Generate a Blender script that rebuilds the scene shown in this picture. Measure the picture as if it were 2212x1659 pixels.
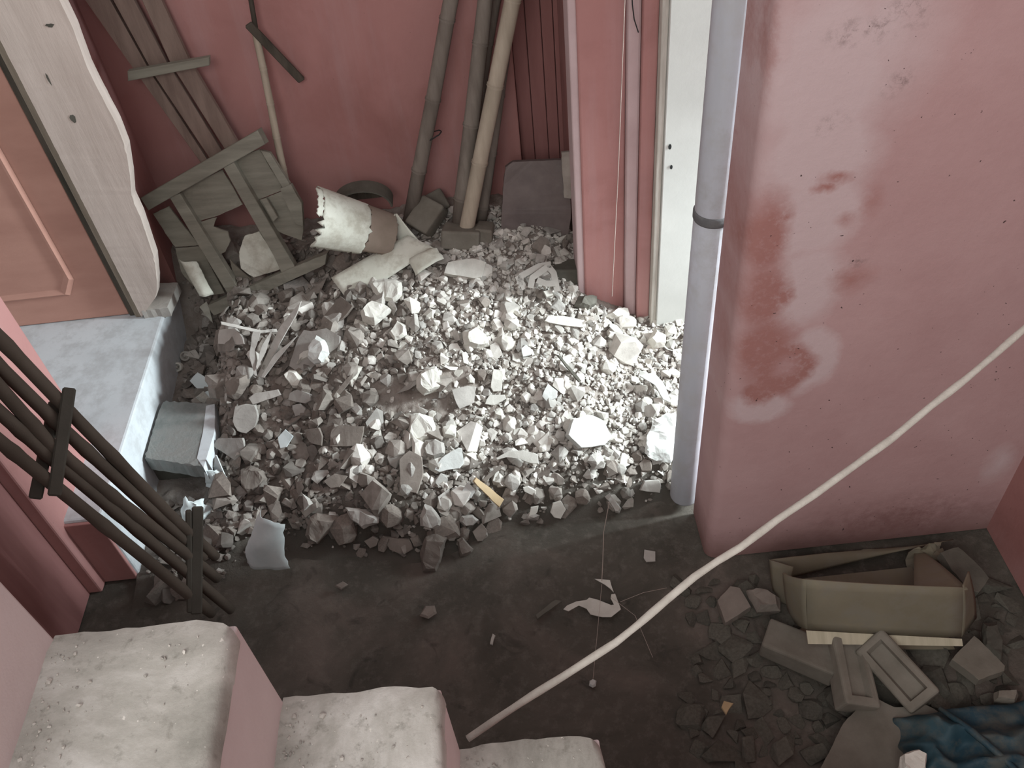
import bpy, bmesh, math, random
from mathutils import Vector, Matrix, noise
for o in list(bpy.data.objects): bpy.data.objects.remove(o)
rnd = random.Random(7)
scene = bpy.context.scene
C = scene.collection

# ------------------------------------------------------------------ camera
H = 2.23; F = 1900.0; CX, CY = 1106.0, 829.5
YAW, PIT, ROL = math.radians(-.77), math.radians(45.32), math.radians(6.84)
fw = Vector((math.sin(YAW)*math.cos(PIT), math.cos(YAW)*math.cos(PIT), -math.sin(PIT)))
r0 = Vector((math.cos(YAW), -math.sin(YAW), 0)); d0 = fw.cross(r0)
RT = math.cos(ROL)*r0 + math.sin(ROL)*d0; DN = -math.sin(ROL)*r0 + math.cos(ROL)*d0
CAM = Vector((0, 0, H))
cd = bpy.data.cameras.new('camera'); cam = bpy.data.objects.new('camera', cd); C.objects.link(cam)
cd.sensor_fit = 'HORIZONTAL'; cd.sensor_width = 36; cd.lens = 36*F/2212; cd.clip_start = .02
m = Matrix((RT, -DN, -fw)).transposed().to_4x4(); m.translation = CAM; cam.matrix_world = m
scene.camera = cam

# ------------------------------------------------------------------ light
w = bpy.data.worlds.new('world'); scene.world = w; w.use_nodes = True
w.node_tree.nodes['Background'].inputs[0].default_value = (.95, .98, 1, 1)
w.node_tree.nodes['Background'].inputs[1].default_value = .62
def area(name, loc, target, sx, sy, power, col, spread=180):
    l = bpy.data.lights.new(name, 'AREA'); l.shape = 'RECTANGLE'; l.size = sx; l.size_y = sy
    l.energy = power; l.color = col; l.spread = math.radians(spread)
    o = bpy.data.objects.new(name, l); C.objects.link(o); o.location = loc
    o.rotation_euler = (Vector(target)-Vector(loc)).to_track_quat('-Z', 'Y').to_euler()
    return o
area('doorway_daylight', (1.12, 1.92, .62), (-.5, 1.87, .1), .40, .6, 5.5, (.84, .96, 1), 120)
area('open_yard_daylight', (3.0, 1.78, 1.65), (-.7, 1.82, .15), .42, .9, 104, (.86, .96, 1), 120)
area('added_key_light', (-.7, -1.3, 3.0), (.6, 1.5, .9), 1.8, 1.4, 50, (1, .97, .93))  # soft key light added behind the camera; no window is built there
scene.view_settings.view_transform = 'Standard'; scene.view_settings.look = 'None'
scene.view_settings.exposure = 0.0; scene.view_settings.gamma = 1.0

# ------------------------------------------------------------------ pixel -> place helpers
def ray(x, y): return RT*((x-CX)/F) + DN*((y-CY)/F) + fw
def Z(x, y, z): r = ray(x, y); return CAM + r*((z-H)/r.z)
def Yp(x, y, Y): r = ray(x, y); return CAM + r*(Y/r.y)
def Xp(x, y, X): r = ray(x, y); return CAM + r*(X/r.x)
def D(x, y, d): return CAM + ray(x, y)*d
def onplane(x, y, p, n):
    r = ray(x, y); return CAM + r*((p-CAM).dot(n)/r.dot(n))
def depth(p): return (p-CAM).dot(fw)
def proj(p):
    q = Vector(p)-CAM; d = q.dot(fw); return q.dot(RT)/d*F+CX, q.dot(DN)/d*F+CY
def sst(a, b, t): t = max(0, min(1, (t-a)/(b-a))); return t*t*(3-2*t)
FRONT = [(-1.3, 1.42), (-.99, 1.52), (-.75, 1.60), (-.33, 1.53), (-.08, 1.61), (.2, 1.62), (.5, 1.64), (.9, 1.64)]
def yfront(x):
    for (a, b), (c, d) in zip(FRONT, FRONT[1:]):
        if x <= c: return b+(d-b)*(x-a)/(c-a)
    return 1.64
def hm(x, y):
    t = y-yfront(x)
    z = .36*sst(-.12, .95, t)*(1-.45*sst(.1, .46, x)) + .05*sst(0, .12, t)
    z *= 1-.22*math.exp(-((x+.80)/.22)**2-((y-2.5)/.25)**2)
    z += .030*noise.noise(Vector((x*4.2, y*4.2, 3)))*sst(0, .15, t)
    z *= 1-.72*sst(-.94, -1.08, x)*sst(2.72, 2.5, y)
    z *= 1-.35*sst(-.6, -1.0, x)*sst(2.3, 1.9, y)
    return z-.03*sst(.05, -.1, t)
def gz(x, y): return max(0, hm(x, y))
def pm(x, y):
    r = ray(x, y); s = 1.2
    while s < 6:
        p = CAM+r*s
        if p.z < gz(p.x, p.y): return p
        s += .006
    return CAM+r*s
def mn(p):
    e = .05
    return Vector((-(hm(p.x+e, p.y)-hm(p.x-e, p.y))/(2*e), -(hm(p.x, p.y+e)-hm(p.x, p.y-e))/(2*e), 1)).normalized()

# ------------------------------------------------------------------ materials
M = {}
def node(nt, t, **k):
    n = nt.nodes.new(t)
    for a, b in k.items(): setattr(n, a, b)
    return n
def ramp(nt, src, stops):
    r = node(nt, 'ShaderNodeValToRGB'); e = r.color_ramp.elements
    while len(e) > 1: e.remove(e[-1])
    for i, (p, c) in enumerate(stops):
        el = e[0] if i == 0 else e.new(p)
        el.position = p; el.color = (*c, 1) if len(c) == 3 else c
    nt.links.new(src, r.inputs[0]); return r.outputs[0]
def noi(nt, vec, scale, detail=6, rough=.6, dist=0):
    n = node(nt, 'ShaderNodeTexNoise'); n.inputs['Scale'].default_value = scale; n.inputs['Detail'].default_value = detail
    n.inputs['Roughness'].default_value = rough; n.inputs['Distortion'].default_value = dist
    nt.links.new(vec, n.inputs['Vector']); return n.outputs['Fac']
def mix(nt, fac, a, b, mode='MIX'):
    n = node(nt, 'ShaderNodeMix', data_type='RGBA', blend_type=mode)
    for s, v in ((0, fac), (6, a), (7, b)):
        if isinstance(v, bpy.types.NodeSocket): nt.links.new(v, n.inputs[s])
        elif isinstance(v, tuple): n.inputs[s].default_value = (*v, 1)
        else: n.inputs[s].default_value = v
    return n.outputs[2]
def math_(nt, op, a, b=None, clamp=False):
    n = node(nt, 'ShaderNodeMath', operation=op, use_clamp=clamp)
    for i, v in enumerate((a, b)):
        if v is None: continue
        if isinstance(v, bpy.types.NodeSocket): nt.links.new(v, n.inputs[i])
        else: n.inputs[i].default_value = v
    return n.outputs[0]
def newmat(name):
    mt = bpy.data.materials.new(name); mt.use_nodes = True; M[name] = mt
    nt = mt.node_tree; b = nt.nodes['Principled BSDF']; tc = node(nt, 'ShaderNodeTexCoord')
    b.inputs['Specular IOR Level'].default_value = .25
    return nt, b, tc.outputs['Object']
def bump(nt, b, src, strength, dist=.01):
    n = node(nt, 'ShaderNodeBump'); n.inputs['Strength'].default_value = strength; n.inputs['Distance'].default_value = dist
    nt.links.new(src, n.inputs['Height']); nt.links.new(n.outputs[0], b.inputs['Normal'])
def simple(name, c1, c2, scale=8, rough=.9, bmp=.3, bscale=60, stretch=None, vary=0, isl=False, dust=None, bd=.004):
    nt, b, vec = newmat(name)
    if stretch:
        mp = node(nt, 'ShaderNodeMapping'); mp.inputs['Scale'].default_value = stretch; nt.links.new(vec, mp.inputs[0]); vec2 = mp.outputs[0]
    else: vec2 = vec
    col = ramp(nt, noi(nt, vec2, scale), [(.3, c1), (.7, c2)])
    if dust: col = mix(nt, ramp(nt, noi(nt, vec, 14, 8, .7), [(.45, (0, 0, 0)), (.62, (1, 1, 1))]), col, dust)
    if vary:
        if isl: rv = node(nt, 'ShaderNodeNewGeometry').outputs['Random Per Island']
        else: rv = node(nt, 'ShaderNodeObjectInfo').outputs['Random']
        k = ramp(nt, rv, [(0, (1-vary,)*3), (.5, (1, 1-.02*vary, 1-.05*vary)), (1, (1+vary*.5,)*3)])
        col = mix(nt, 1.0, col, k, 'MULTIPLY')
    nt.links.new(col, b.inputs['Base Color']); b.inputs['Roughness'].default_value = rough
    if bmp: bump(nt, b, noi(nt, vec2, bscale, 8, .7), bmp, bd)
    return M[name]
PINK = (.42, .21, .195); PINKD = (.33, .155, .14); PINKP = (.48, .34, .34)
# plain pink distemper
nt, b, vec = newmat('pink_paint')
c = ramp(nt, noi(nt, vec, 2.2, 8, .6, .5), [(.3, PINKD), (.5, PINK), (.72, (.45, .235, .215))])
mp = node(nt, 'ShaderNodeMapping'); mp.inputs['Scale'].default_value = (14, 14, 1.2); nt.links.new(vec, mp.inputs[0])
c = mix(nt, ramp(nt, noi(nt, mp.outputs[0], 1, 5), [(.5, (0, 0, 0)), (.8, (.35, .35, .35))]), c, PINKP)
c = mix(nt, ramp(nt, noi(nt, vec, 90, 3), [(.70, (0, 0, 0)), (.74, (.6, .6, .6))]), c, (.14, .09, .08))
nt.links.new(c, b.inputs['Base Color']); b.inputs['Roughness'].default_value = .85
bump(nt, b, noi(nt, vec, 30, 8, .65), .25, .006)
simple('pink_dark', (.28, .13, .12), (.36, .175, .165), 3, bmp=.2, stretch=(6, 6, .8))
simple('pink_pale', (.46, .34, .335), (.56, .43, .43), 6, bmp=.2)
# damp stained pink wall: chalky pale field, darker bare salmon patches with their own outlines
nt, b, vec = newmat('stained_pink')
sep = node(nt, 'ShaderNodeSeparateXYZ')
nv = node(nt, 'ShaderNodeTexNoise'); nv.inputs['Scale'].default_value = 9; nv.inputs['Detail'].default_value = 8; nv.inputs['Roughness'].default_value = .68
nt.links.new(vec, nv.inputs['Vector'])
va = node(nt, 'ShaderNodeVectorMath', operation='MULTIPLY_ADD'); va.inputs[1].default_value = (.08, 0, .08)
nt.links.new(nv.outputs['Color'], va.inputs[0]); nt.links.new(vec, va.inputs[2])
vs = node(nt, 'ShaderNodeVectorMath', operation='SUBTRACT'); vs.inputs[1].default_value = (.04, 0, .04)
nt.links.new(va.outputs[0], vs.inputs[0]); nt.links.new(vs.outputs[0], sep.inputs[0])
def blob(cx, cz, rx, rz, edge):
    dx = math_(nt, 'DIVIDE', math_(nt, 'SUBTRACT', sep.outputs[0], cx), rx); dz = math_(nt, 'DIVIDE', math_(nt, 'SUBTRACT', sep.outputs[2], cz), rz)
    d = math_(nt, 'SQRT', math_(nt, 'ADD', math_(nt, 'MULTIPLY', dx, dx), math_(nt, 'MULTIPLY', dz, dz)))
    return math_(nt, 'DIVIDE', math_(nt, 'SUBTRACT', 1.0, d), edge, True)
def wp(x, y): p = Yp(x, y, 1.405); return p.x, p.z
def allmax(lst):
    a = lst[0]
    for q in lst[1:]: a = math_(nt, 'MAXIMUM', a, q)
    return a
base = ramp(nt, noi(nt, vec, 3.0, 7, .6, .3), [(.3, (.47, .29, .285)), (.7, (.55, .365, .36))])
pale = []
for (x, y, rx, rz, e) in [(1790, 170, .16, .24, .5), (1770, 330, .14, .15, .45), (1760, 470, .11, .13, .4), (1740, 620, .10, .13, .4), (1750, 780, .075, .12, .3), (1640, 880, .09, .06, .4), (1920, 60, .14, .24, .9), (2160, 1000, .05, .1, .9)]:
    X, zz = wp(x, y); pale.append(blob(X, zz, rx, rz, e))
c = mix(nt, math_(nt, 'MULTIPLY', allmax(pale), .85), base, (.62, .49, .495))
dark = []
for (x, y, rx, rz, e) in [(1655, 520, .06, .13, .6), (1650, 640, .065, .13, .6), (1650, 760, .085, .14, .5), (1690, 640, .03, .04, .7), (1690, 800, .085, .09, .3), (1640, 850, .05, .05, .5), (1600, 420, .02, .1, .5), (1770, 415, .03, .02, .8), (1800, 390, .04, .025, .9), (1690, 470, .03, .02, .9), (1840, 600, .06, .05, 1.1), (1820, 480, .03, .03, 1.4), (1880, 440, .03, .05, 1.6), (1660, 60, .02, .2, 1.2)]:
    X, zz = wp(x, y); dark.append(blob(X, zz, rx, rz, e))
gr = ramp(nt, noi(nt, vec, 70, 6, .75), [(.3, (.55, .55, .55)), (.5, (1, 1, 1))])
c = mix(nt, math_(nt, 'MULTIPLY', allmax(dark), gr), c, (.40, .195, .175))
X, zz = wp(1690, 795); c = mix(nt, math_(nt, 'MULTIPLY', blob(X, zz, .045, .04, .7), .55), c, (.54, .35, .35))
# mould smudges up high and darker tones along the foot
mould = []
for (x, y, r_) in [(1830, 80, .05), (1900, 70, .05), (1810, 260, .03), (1940, 180, .04), (1780, 280, .02), (1850, 560, .03), (1980, 20, .06)]:
    X, zz = wp(x, y); mould.append(blob(X, zz, r_, r_*.7, .9))
c = mix(nt, math_(nt, 'MULTIPLY', allmax(mould), ramp(nt, noi(nt, vec, 55, 8, .8), [(.48, (0, 0, 0)), (.62, (.6, .6, .6))])), c, (.17, .12, .11))
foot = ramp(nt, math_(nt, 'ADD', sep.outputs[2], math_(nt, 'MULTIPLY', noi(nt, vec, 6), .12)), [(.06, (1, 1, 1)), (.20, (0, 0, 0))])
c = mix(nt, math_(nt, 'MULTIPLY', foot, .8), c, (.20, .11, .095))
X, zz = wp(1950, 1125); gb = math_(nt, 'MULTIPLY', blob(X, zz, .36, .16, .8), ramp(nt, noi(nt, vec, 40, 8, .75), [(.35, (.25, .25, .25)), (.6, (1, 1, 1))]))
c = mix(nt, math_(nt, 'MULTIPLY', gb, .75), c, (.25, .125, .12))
c = mix(nt, ramp(nt, noi(nt, vec, 105, 2, .4), [(.765, (0, 0, 0)), (.78, (.9, .9, .9))]), c, (.06, .035, .035))
nt.links.new(c, b.inputs['Base Color']); b.inputs['Roughness'].default_value = .88
bump(nt, b, noi(nt, vec, 22, 9, .65), .3, .008)

simple('riser_pink', (.66, .555, .545), (.76, .655, .645), 5, bmp=.2)
simple('step_cement', (.17, .18, .17), (.30, .31, .295), 14, bmp=.6, bscale=90, dust=(.24, .235, .22))
simple('white_paint', (.56, .60, .62), (.66, .69, .71), 3, bmp=.1, dust=(.51, .53, .54))
simple('jamb_white', (.45, .45, .42), (.53, .53, .495), 4, bmp=.08)
simple('jamb_edge', (.42, .40, .35), (.62, .60, .54), 20, bmp=.3, stretch=(3, 3, .4))
nt, b, vec = newmat('tread_cement')
c = ramp(nt, noi(nt, vec, 4.5, 9, .68, .4), [(.32, (.27, .262, .23)), (.5, (.47, .452, .41)), (.64, (.68, .66, .62))])
c = mix(nt, ramp(nt, noi(nt, vec, 45, 6, .7), [(.55, (0, 0, 0)), (.72, (.7, .7, .7))]), c, (.2, .19, .16))
c = mix(nt, ramp(nt, noi(nt, vec, 130, 2), [(.72, (0, 0, 0)), (.75, (1, 1, 1))]), c, (.75, .72, .66))
nt.links.new(c, b.inputs['Base Color']); b.inputs['Roughness'].default_value = .85
bump(nt, b, noi(nt, vec, 80, 9, .7), .35, .004)
nt, b, vec = newmat('floor_dust')
c = ramp(nt, noi(nt, vec, 2.6, 8, .62, .6), [(.3, (.062, .057, .046)), (.5, (.108, .096, .08)), (.7, (.18, .147, .126))])
c = mix(nt, ramp(nt, noi(nt, vec, 28, 8, .75), [(.5, (0, 0, 0)), (.75, (.5, .5, .5))]), c, (.25, .22, .19))
c = mix(nt, ramp(nt, noi(nt, vec, 11, 5, .6, 1), [(.58, (0, 0, 0)), (.72, (.7, .7, .7))]), c, (.045, .042, .036))
nt.links.new(c, b.inputs['Base Color']); b.inputs['Roughness'].default_value = .95
bump(nt, b, noi(nt, vec, 35, 10, .75), .6, .012)
simple('rubble_dirt', (.19, .158, .135), (.31, .265, .23), 9, bmp=.9, bscale=70, dust=(.36, .32, .285), bd=.008)
nt = M['rubble_dirt'].node_tree; b = nt.nodes['Principled BSDF']; lk = b.inputs['Base Color'].links[0].from_socket
at_ = node(nt, 'ShaderNodeAttribute', attribute_name='spread')
nt.links.new(mix(nt, at_.outputs['Fac'], (.105, .093, .078), lk), b.inputs['Base Color'])
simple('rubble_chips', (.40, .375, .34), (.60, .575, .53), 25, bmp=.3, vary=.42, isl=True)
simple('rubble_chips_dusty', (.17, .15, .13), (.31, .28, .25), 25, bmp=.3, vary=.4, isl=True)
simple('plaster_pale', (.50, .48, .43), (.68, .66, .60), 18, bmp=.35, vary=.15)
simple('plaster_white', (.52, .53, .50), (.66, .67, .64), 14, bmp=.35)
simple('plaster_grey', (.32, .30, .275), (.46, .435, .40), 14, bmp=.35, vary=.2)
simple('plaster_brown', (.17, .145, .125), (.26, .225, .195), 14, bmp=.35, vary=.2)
simple('dusty_brick', (.15, .135, .11), (.22, .20, .168), 12, bmp=.4, vary=.12)
simple('dark_debris', (.085, .08, .066), (.14, .132, .11), 12, bmp=.5, vary=.25)
simple('sheet_cream', (.55, .55, .47), (.68, .68, .60), 6, bmp=.15, dust=(.45, .43, .36))
simple('sheet_inner', (.20, .155, .12), (.28, .22, .18), 8, bmp=.2)
simple('paper_blue', (.55, .62, .62), (.70, .75, .74), 10, bmp=.15)
simple('dusty_wood', (.185, .173, .14), (.29, .275, .225), 4, bmp=.4, bscale=18, stretch=(1, 9, 9))
simple('dusty_wood_dark', (.10, .09, .075), (.17, .155, .125), 4, bmp=.4, bscale=18, stretch=(6, 6, 1))
simple('board_wood', (.17, .12, .10), (.29, .215, .18), 3, bmp=.4, bscale=14, stretch=(9, 9, 1))
simple('bamboo_pale', (.34, .285, .22), (.46, .39, .31), 4, bmp=.25, bscale=20, stretch=(9, 9, 1))
simple('bamboo_dark', (.15, .125, .105), (.24, .205, .175), 4, bmp=.25, bscale=20, stretch=(9, 9, 1))
simple('ladder_bamboo', (.08, .062, .048), (.13, .103, .082), 5, bmp=.25)
simple('ladder_batten', (.06, .054, .044), (.10, .09, .074), 5, bmp=.3)
simple('door_paint', (.48, .255, .20), (.60, .335, .265), 2.5, rough=.7, bmp=.15, stretch=(1, 1, 3))
simple('cream_wood', (.50, .42, .37), (.66, .57, .51), 3, bmp=.25, bscale=12, stretch=(7, 7, .8))
simple('frame_dark', (.05, .045, .035), (.12, .10, .08), 4, bmp=.4, stretch=(9, 9, 1))
simple('frame_tan', (.20, .17, .13), (.34, .29, .23), 4, bmp=.4, stretch=(9, 9, 1))
simple('void_black', (.012, .012, .012), (.02, .02, .02), 4, bmp=0)
simple('pipe_grey', (.45, .47, .51), (.56, .58, .63), 2.5, rough=.5, bmp=.05, stretch=(5, 5, .7), dust=(.46, .47, .49))
simple('pipe_joint', (.12, .12, .125), (.2, .2, .2), 20, rough=.8, bmp=.3)
simple('slab_stone', (.125, .10, .095), (.19, .155, .145), 12, rough=.6, bmp=.2)
simple('slab_edge', (.25, .22, .19), (.40, .36, .32), 12, bmp=.2)
simple('plastic_grey', (.26, .235, .21), (.35, .32, .29), 12, bmp=.2)
simple('rope_white', (.55, .52, .46), (.72, .69, .62), 30, bmp=.6, bscale=160)
simple('wire_black', (.02, .02, .02), (.04, .04, .04), 10, bmp=0)
simple('cardboard', (.18, .158, .112), (.24, .215, .155), 5, bmp=.15, dust=(.21, .192, .15))
simple('cardboard_edge', (.42, .38, .28), (.55, .50, .38), 60, bmp=.3, stretch=(1, .1, .1))
simple('blue_plastic', (.012, .04, .062), (.035, .072, .085), 4, rough=.6, bmp=.2, dust=(.075, .085, .08))
simple('tan_card', (.45, .33, .19), (.56, .43, .27), 9, bmp=.2)
simple('cobweb', (.38, .31, .27), (.5, .42, .37), 9, bmp=0)

# ------------------------------------------------------------------ mesh helpers
def obj(name, bm, mat, parent=None, smooth=False):
    me = bpy.data.meshes.new(name); bmesh.ops.recalc_face_normals(bm, faces=bm.faces); bm.to_mesh(me); bm.free()
    if smooth: me.polygons.foreach_set('use_smooth', [True]*len(me.polygons))
    o = bpy.data.objects.new(name, me); C.objects.link(o); me.materials.append(M[mat])
    if parent: o.parent = parent
    return o
def tag(o, label, cat, group=None, kind=None):
    o['label'] = label; o['category'] = cat
    if group: o['group'] = group
    if kind: o['kind'] = kind
    return o
def struct(o, label=None):
    o['kind'] = 'structure'
    if label: o['label'] = label
    return o
def empty(name, loc=(0, 0, 0)):
    o = bpy.data.objects.new(name, None); o.empty_display_size = .05; C.objects.link(o); o.location = loc
    return o
class At:      # context: children keep world coordinates by giving them the inverse translation
    pass
def child(name, bm, mat, parent, smooth=False, label=None):
    o = obj(name, bm, mat, parent, smooth); o.matrix_parent_inverse = Matrix.Translation(parent.location).inverted() if parent.type == 'EMPTY' else Matrix()
    if label: o['label'] = label
    return o
def box(bm, x0, x1, y0, y1, z0, z1, bev=0, seg=2):
    vs = [bm.verts.new((x, y, z)) for x in (x0, x1) for y in (y0, y1) for z in (z0, z1)]
    fs = [(0, 1, 3, 2), (4, 6, 7, 5), (0, 4, 5, 1), (2, 3, 7, 6), (0, 2, 6, 4), (1, 5, 7, 3)]
    faces = [bm.faces.new([vs[i] for i in f]) for f in fs]
    if bev: bmesh.ops.bevel(bm, geom=list({e for f in faces for e in f.edges}), offset=bev, segments=seg, affect='EDGES', profile=.5)
    return bm
def beam(bm, p0, p1, wid, thk, up, bev=.002, rough=0, segs=1):
    p0, p1 = Vector(p0), Vector(p1); d = (p1-p0).normalized(); s = d.cross(up).normalized(); u = s.cross(d).normalized()
    rings = []
    for i in range(segs+1):
        c = p0.lerp(p1, i/segs)
        ring = []
        for a, b_ in ((-1, -1), (1, -1), (1, 1), (-1, 1)):
            j = Vector((rnd.uniform(-1, 1), rnd.uniform(-1, 1), rnd.uniform(-1, 1)))*rough
            ring.append(bm.verts.new(c+s*wid*.5*a+u*thk*.5*b_+j))
        rings.append(ring)
    fc = []
    for q, r in zip(rings, rings[1:]):
        for k in range(4): fc.append(bm.faces.new((q[k], q[(k+1) % 4], r[(k+1) % 4], r[k])))
    fc.append(bm.faces.new(rings[0][::-1])); fc.append(bm.faces.new(rings[-1]))
    if bev: bmesh.ops.bevel(bm, geom=list({e for f in fc for e in f.edges}), offset=bev, segments=1, affect='EDGES')
    return bm
def tube(bm, pts, rad, n=10, caps=True):
    pts = [Vector(p) for p in pts]
    if not isinstance(rad, (list, tuple)): rad = [rad]*len(pts)
    rings = []; u = None
    for i, p in enumerate(pts):
        d = (pts[min(i+1, len(pts)-1)]-pts[max(i-1, 0)]).normalized()
        if u is None: u = d.orthogonal().normalized()
        u = (u-d*u.dot(d)).normalized(); v = d.cross(u)
        rings.append([bm.verts.new(p+(u*math.cos(2*math.pi*k/n)+v*math.sin(2*math.pi*k/n))*rad[i]) for k in range(n)])
    for a, b_ in zip(rings, rings[1:]):
        for k in range(n): bm.faces.new((a[k], a[(k+1) % n], b_[(k+1) % n], b_[k]))
    if caps: bm.faces.new(rings[0][::-1]); bm.faces.new(rings[-1])
    return bm
def bamboo(bm, p0, p1, ra, rb, nodes=6, n=12, wob=.003):
    p0, p1 = Vector(p0), Vector(p1); pts = []; rad = []
    ph = rnd.random()
    ts = sorted([0, 1]+[(k+ph)/nodes for k in range(nodes)])
    for t in ts:
        if t > 1: continue
        c = p0.lerp(p1, t)+Vector((rnd.uniform(-wob, wob), rnd.uniform(-wob, wob), 0)); r = ra+(rb-ra)*t
        if t in (0, 1): pts.append(c); rad.append(r); continue
        d = (p1-p0).normalized()
        for o_, k in ((-.008, 1), (-.003, 1.12), (0, .97), (.003, 1.14), (.008, 1)): pts.append(c+d*o_); rad.append(r*k)
    return tube(bm, pts, rad, n)
def plate(bm, pts, n, t, bev=.0015, jag=0):
    n = Vector(n).normalized()
    q = []
    for a, b_ in zip(pts, pts[1:]+pts[:1]):
        q.append(a)
        L = (b_-a).length
        if jag and L > .02:
            k = int(L/.014)
            for i in range(1, k): q.append(a.lerp(b_, i/k)+Vector((rnd.uniform(-1, 1), rnd.uniform(-1, 1), rnd.uniform(-.4, .4)))*jag)
    top = [bm.verts.new(p) for p in q]; bot = [bm.verts.new(p-n*t) for p in q]
    f1 = bm.faces.new(top); f2 = bm.faces.new(bot[::-1]); N = len(q)
    for i in range(N): bm.faces.new((top[i], bot[i], bot[(i+1) % N], top[(i+1) % N]))
    if bev: bmesh.ops.bevel(bm, geom=list(f1.edges), offset=bev, segments=1, affect='EDGES')
    bmesh.ops.triangulate(bm, faces=[f for f in bm.faces if len(f.verts) > 4])
    return bm
def stone(bm, pts, n, t, rng, flat=.72):
    n = Vector(n).normalized(); c = sum(pts, Vector())/len(pts); q = []
    for a, b_ in zip(pts, pts[1:]+pts[:1]):
        q.append(a)
        if (b_-a).length > .035: q.append(a.lerp(b_, rng.uniform(.35, .65))+(a.lerp(b_, .5)-c)*rng.uniform(-.03, .07))
    N = len(q); rows = []
    size = sum((p-c).length for p in q)/N
    for sc, dz, j in ((.86, -t, .04), (1, -t*.25, 0), (flat, t*.28, .07)):
        rows.append([bm.verts.new(c+(p-c)*(sc+rng.uniform(-j, j))+n*(dz+rng.uniform(-j, j)*size)) for p in q])
    for a, b_ in zip(rows, rows[1:]):
        for k in range(N): bm.faces.new((a[k], a[(k+1) % N], b_[(k+1) % N], b_[k]))
    top = bm.faces.new(rows[2]); bm.faces.new(rows[0][::-1])
    bmesh.ops.triangulate(bm, faces=bm.faces[:])
    bmesh.ops.subdivide_edges(bm, edges=bm.edges[:], cuts=2, use_grid_fill=True)
    for v in bm.verts: v.co += noise.noise_vector(v.co*28)*size*.10+noise.noise_vector(v.co*80)*size*.04
    return bm
def sheet(corners, nu=14, nv=8, bu=0, bv=0, thick=.003, jagL=0, jagR=0, jagT=0, jagB=0, crumple=0, n=None, seed=0):
    """bilinear patch TL,TR,BR,BL with bulges along u and v, ragged edges, real thickness"""
    tl, tr, br, bl = [Vector(p) for p in corners]
    nn = Vector(n).normalized() if n else ((tr-tl).cross(bl-tl)).normalized()
    if not n and nn.dot(CAM-tl) < 0: nn = -nn
    bm = bmesh.new(); g = []
    for j in range(nv+1):
        row = []; v = j/nv
        for i in range(nu+1):
            u = i/nu
            uu, vv = u, v
            if i == 0: uu += jagL*noise.noise(Vector((v*9, seed, 1)))
            if i == nu: uu += jagR*noise.noise(Vector((v*9, seed, 5)))
            if j == 0: vv += jagT*noise.noise(Vector((u*9, seed, 9)))
            if j == nv: vv += jagB*noise.noise(Vector((u*9, seed, 14)))
            p = tl.lerp(tr, uu).lerp(bl.lerp(br, uu), vv)
            p += nn*(bu*math.sin(math.pi*u)+bv*math.sin(math.pi*v))
            if crumple: p += noise.noise_vector(Vector((u*3, v*3, seed)))*crumple
            row.append(p)
        g.append(row)
    top = [[bm.verts.new(p) for p in r] for r in g]; bot = [[bm.verts.new(p-nn*thick) for p in r] for r in g]
    for j in range(nv):
        for i in range(nu):
            bm.faces.new((top[j][i], top[j][i+1], top[j+1][i+1], top[j+1][i]))
            bm.faces.new((bot[j][i], bot[j+1][i], bot[j+1][i+1], bot[j][i+1]))
    edge = [(0, i) for i in range(nu)]+[(j, nu) for j in range(nv)]+[(nv, i) for i in range(nu, 0, -1)]+[(j, 0) for j in range(nv, 0, -1)]
    for a, b_ in zip(edge, edge[1:]+edge[:1]):
        bm.faces.new((top[a[0]][a[1]], top[b_[0]][b_[1]], bot[b_[0]][b_[1]], bot[a[0]][a[1]]))
    return bm
def cut(ox, oy, s): return lambda *pts: [(ox+x/s, oy+y/s) for x, y in pts]
cA = cut(380, 560, 3.771); cB = cut(900, 500, 3.568); cD = cut(900, 880, 3.568); cC = cut(380, 880, 3.771); cE = cut(1450, 1100, 2.903)
c1 = cut(0, 0, 2.962); c2 = cut(640, 0, 2.962); c4 = cut(280, 260, 3.19); c5 = cut(0, 500, 2.962); c6 = cut(0, 1000, 2.517)
exec_parts = []

# ================================================================== THE SETTING
# floor
bm = bmesh.new(); nx, ny = 150, 130
x0, x1, y0, y1 = -2.4, 2.4, -.9, 3.1
def fz(x, y): return .012*noise.noise(Vector((x*5, y*5, 0)))+.005*noise.noise(Vector((x*17, y*17, 4)))-.008
g = [[bm.verts.new((x0+(x1-x0)*i/nx, y0+(y1-y0)*j/ny, fz(x0+(x1-x0)*i/nx, y0+(y1-y0)*j/ny))) for i in range(nx+1)] for j in range(ny+1)]
for j in range(ny):
    for i in range(nx): bm.faces.new((g[j][i], g[j][i+1], g[j+1][i+1], g[j+1][i]))
struct(obj('floor', bm, 'floor_dust', smooth=True), 'dark dusty cement floor')
TOP = 3.1
YB = 2.80
bm = bmesh.new(); box(bm, -1.22, .094, YB, YB+.14, 0, TOP, .004); struct(obj('wall_back', bm, 'pink_paint'))
# recess with painted boards
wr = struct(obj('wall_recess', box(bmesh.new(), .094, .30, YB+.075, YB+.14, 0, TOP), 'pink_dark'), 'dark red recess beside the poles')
struct(obj('trim_8', box(bmesh.new(), .230, .2535, 2.305, 2.42, 0, TOP, .004), 'pink_pale'), 'added pale pink strip painted as the lit side of the pier')  # added strip: the pier's lit side put into a paler colour
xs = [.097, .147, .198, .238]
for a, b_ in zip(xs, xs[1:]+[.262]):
    child('board', box(bmesh.new(), a, b_-.0025, YB+.055, YB+.08, .1, TOP, .002), 'pink_dark', wr)
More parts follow.
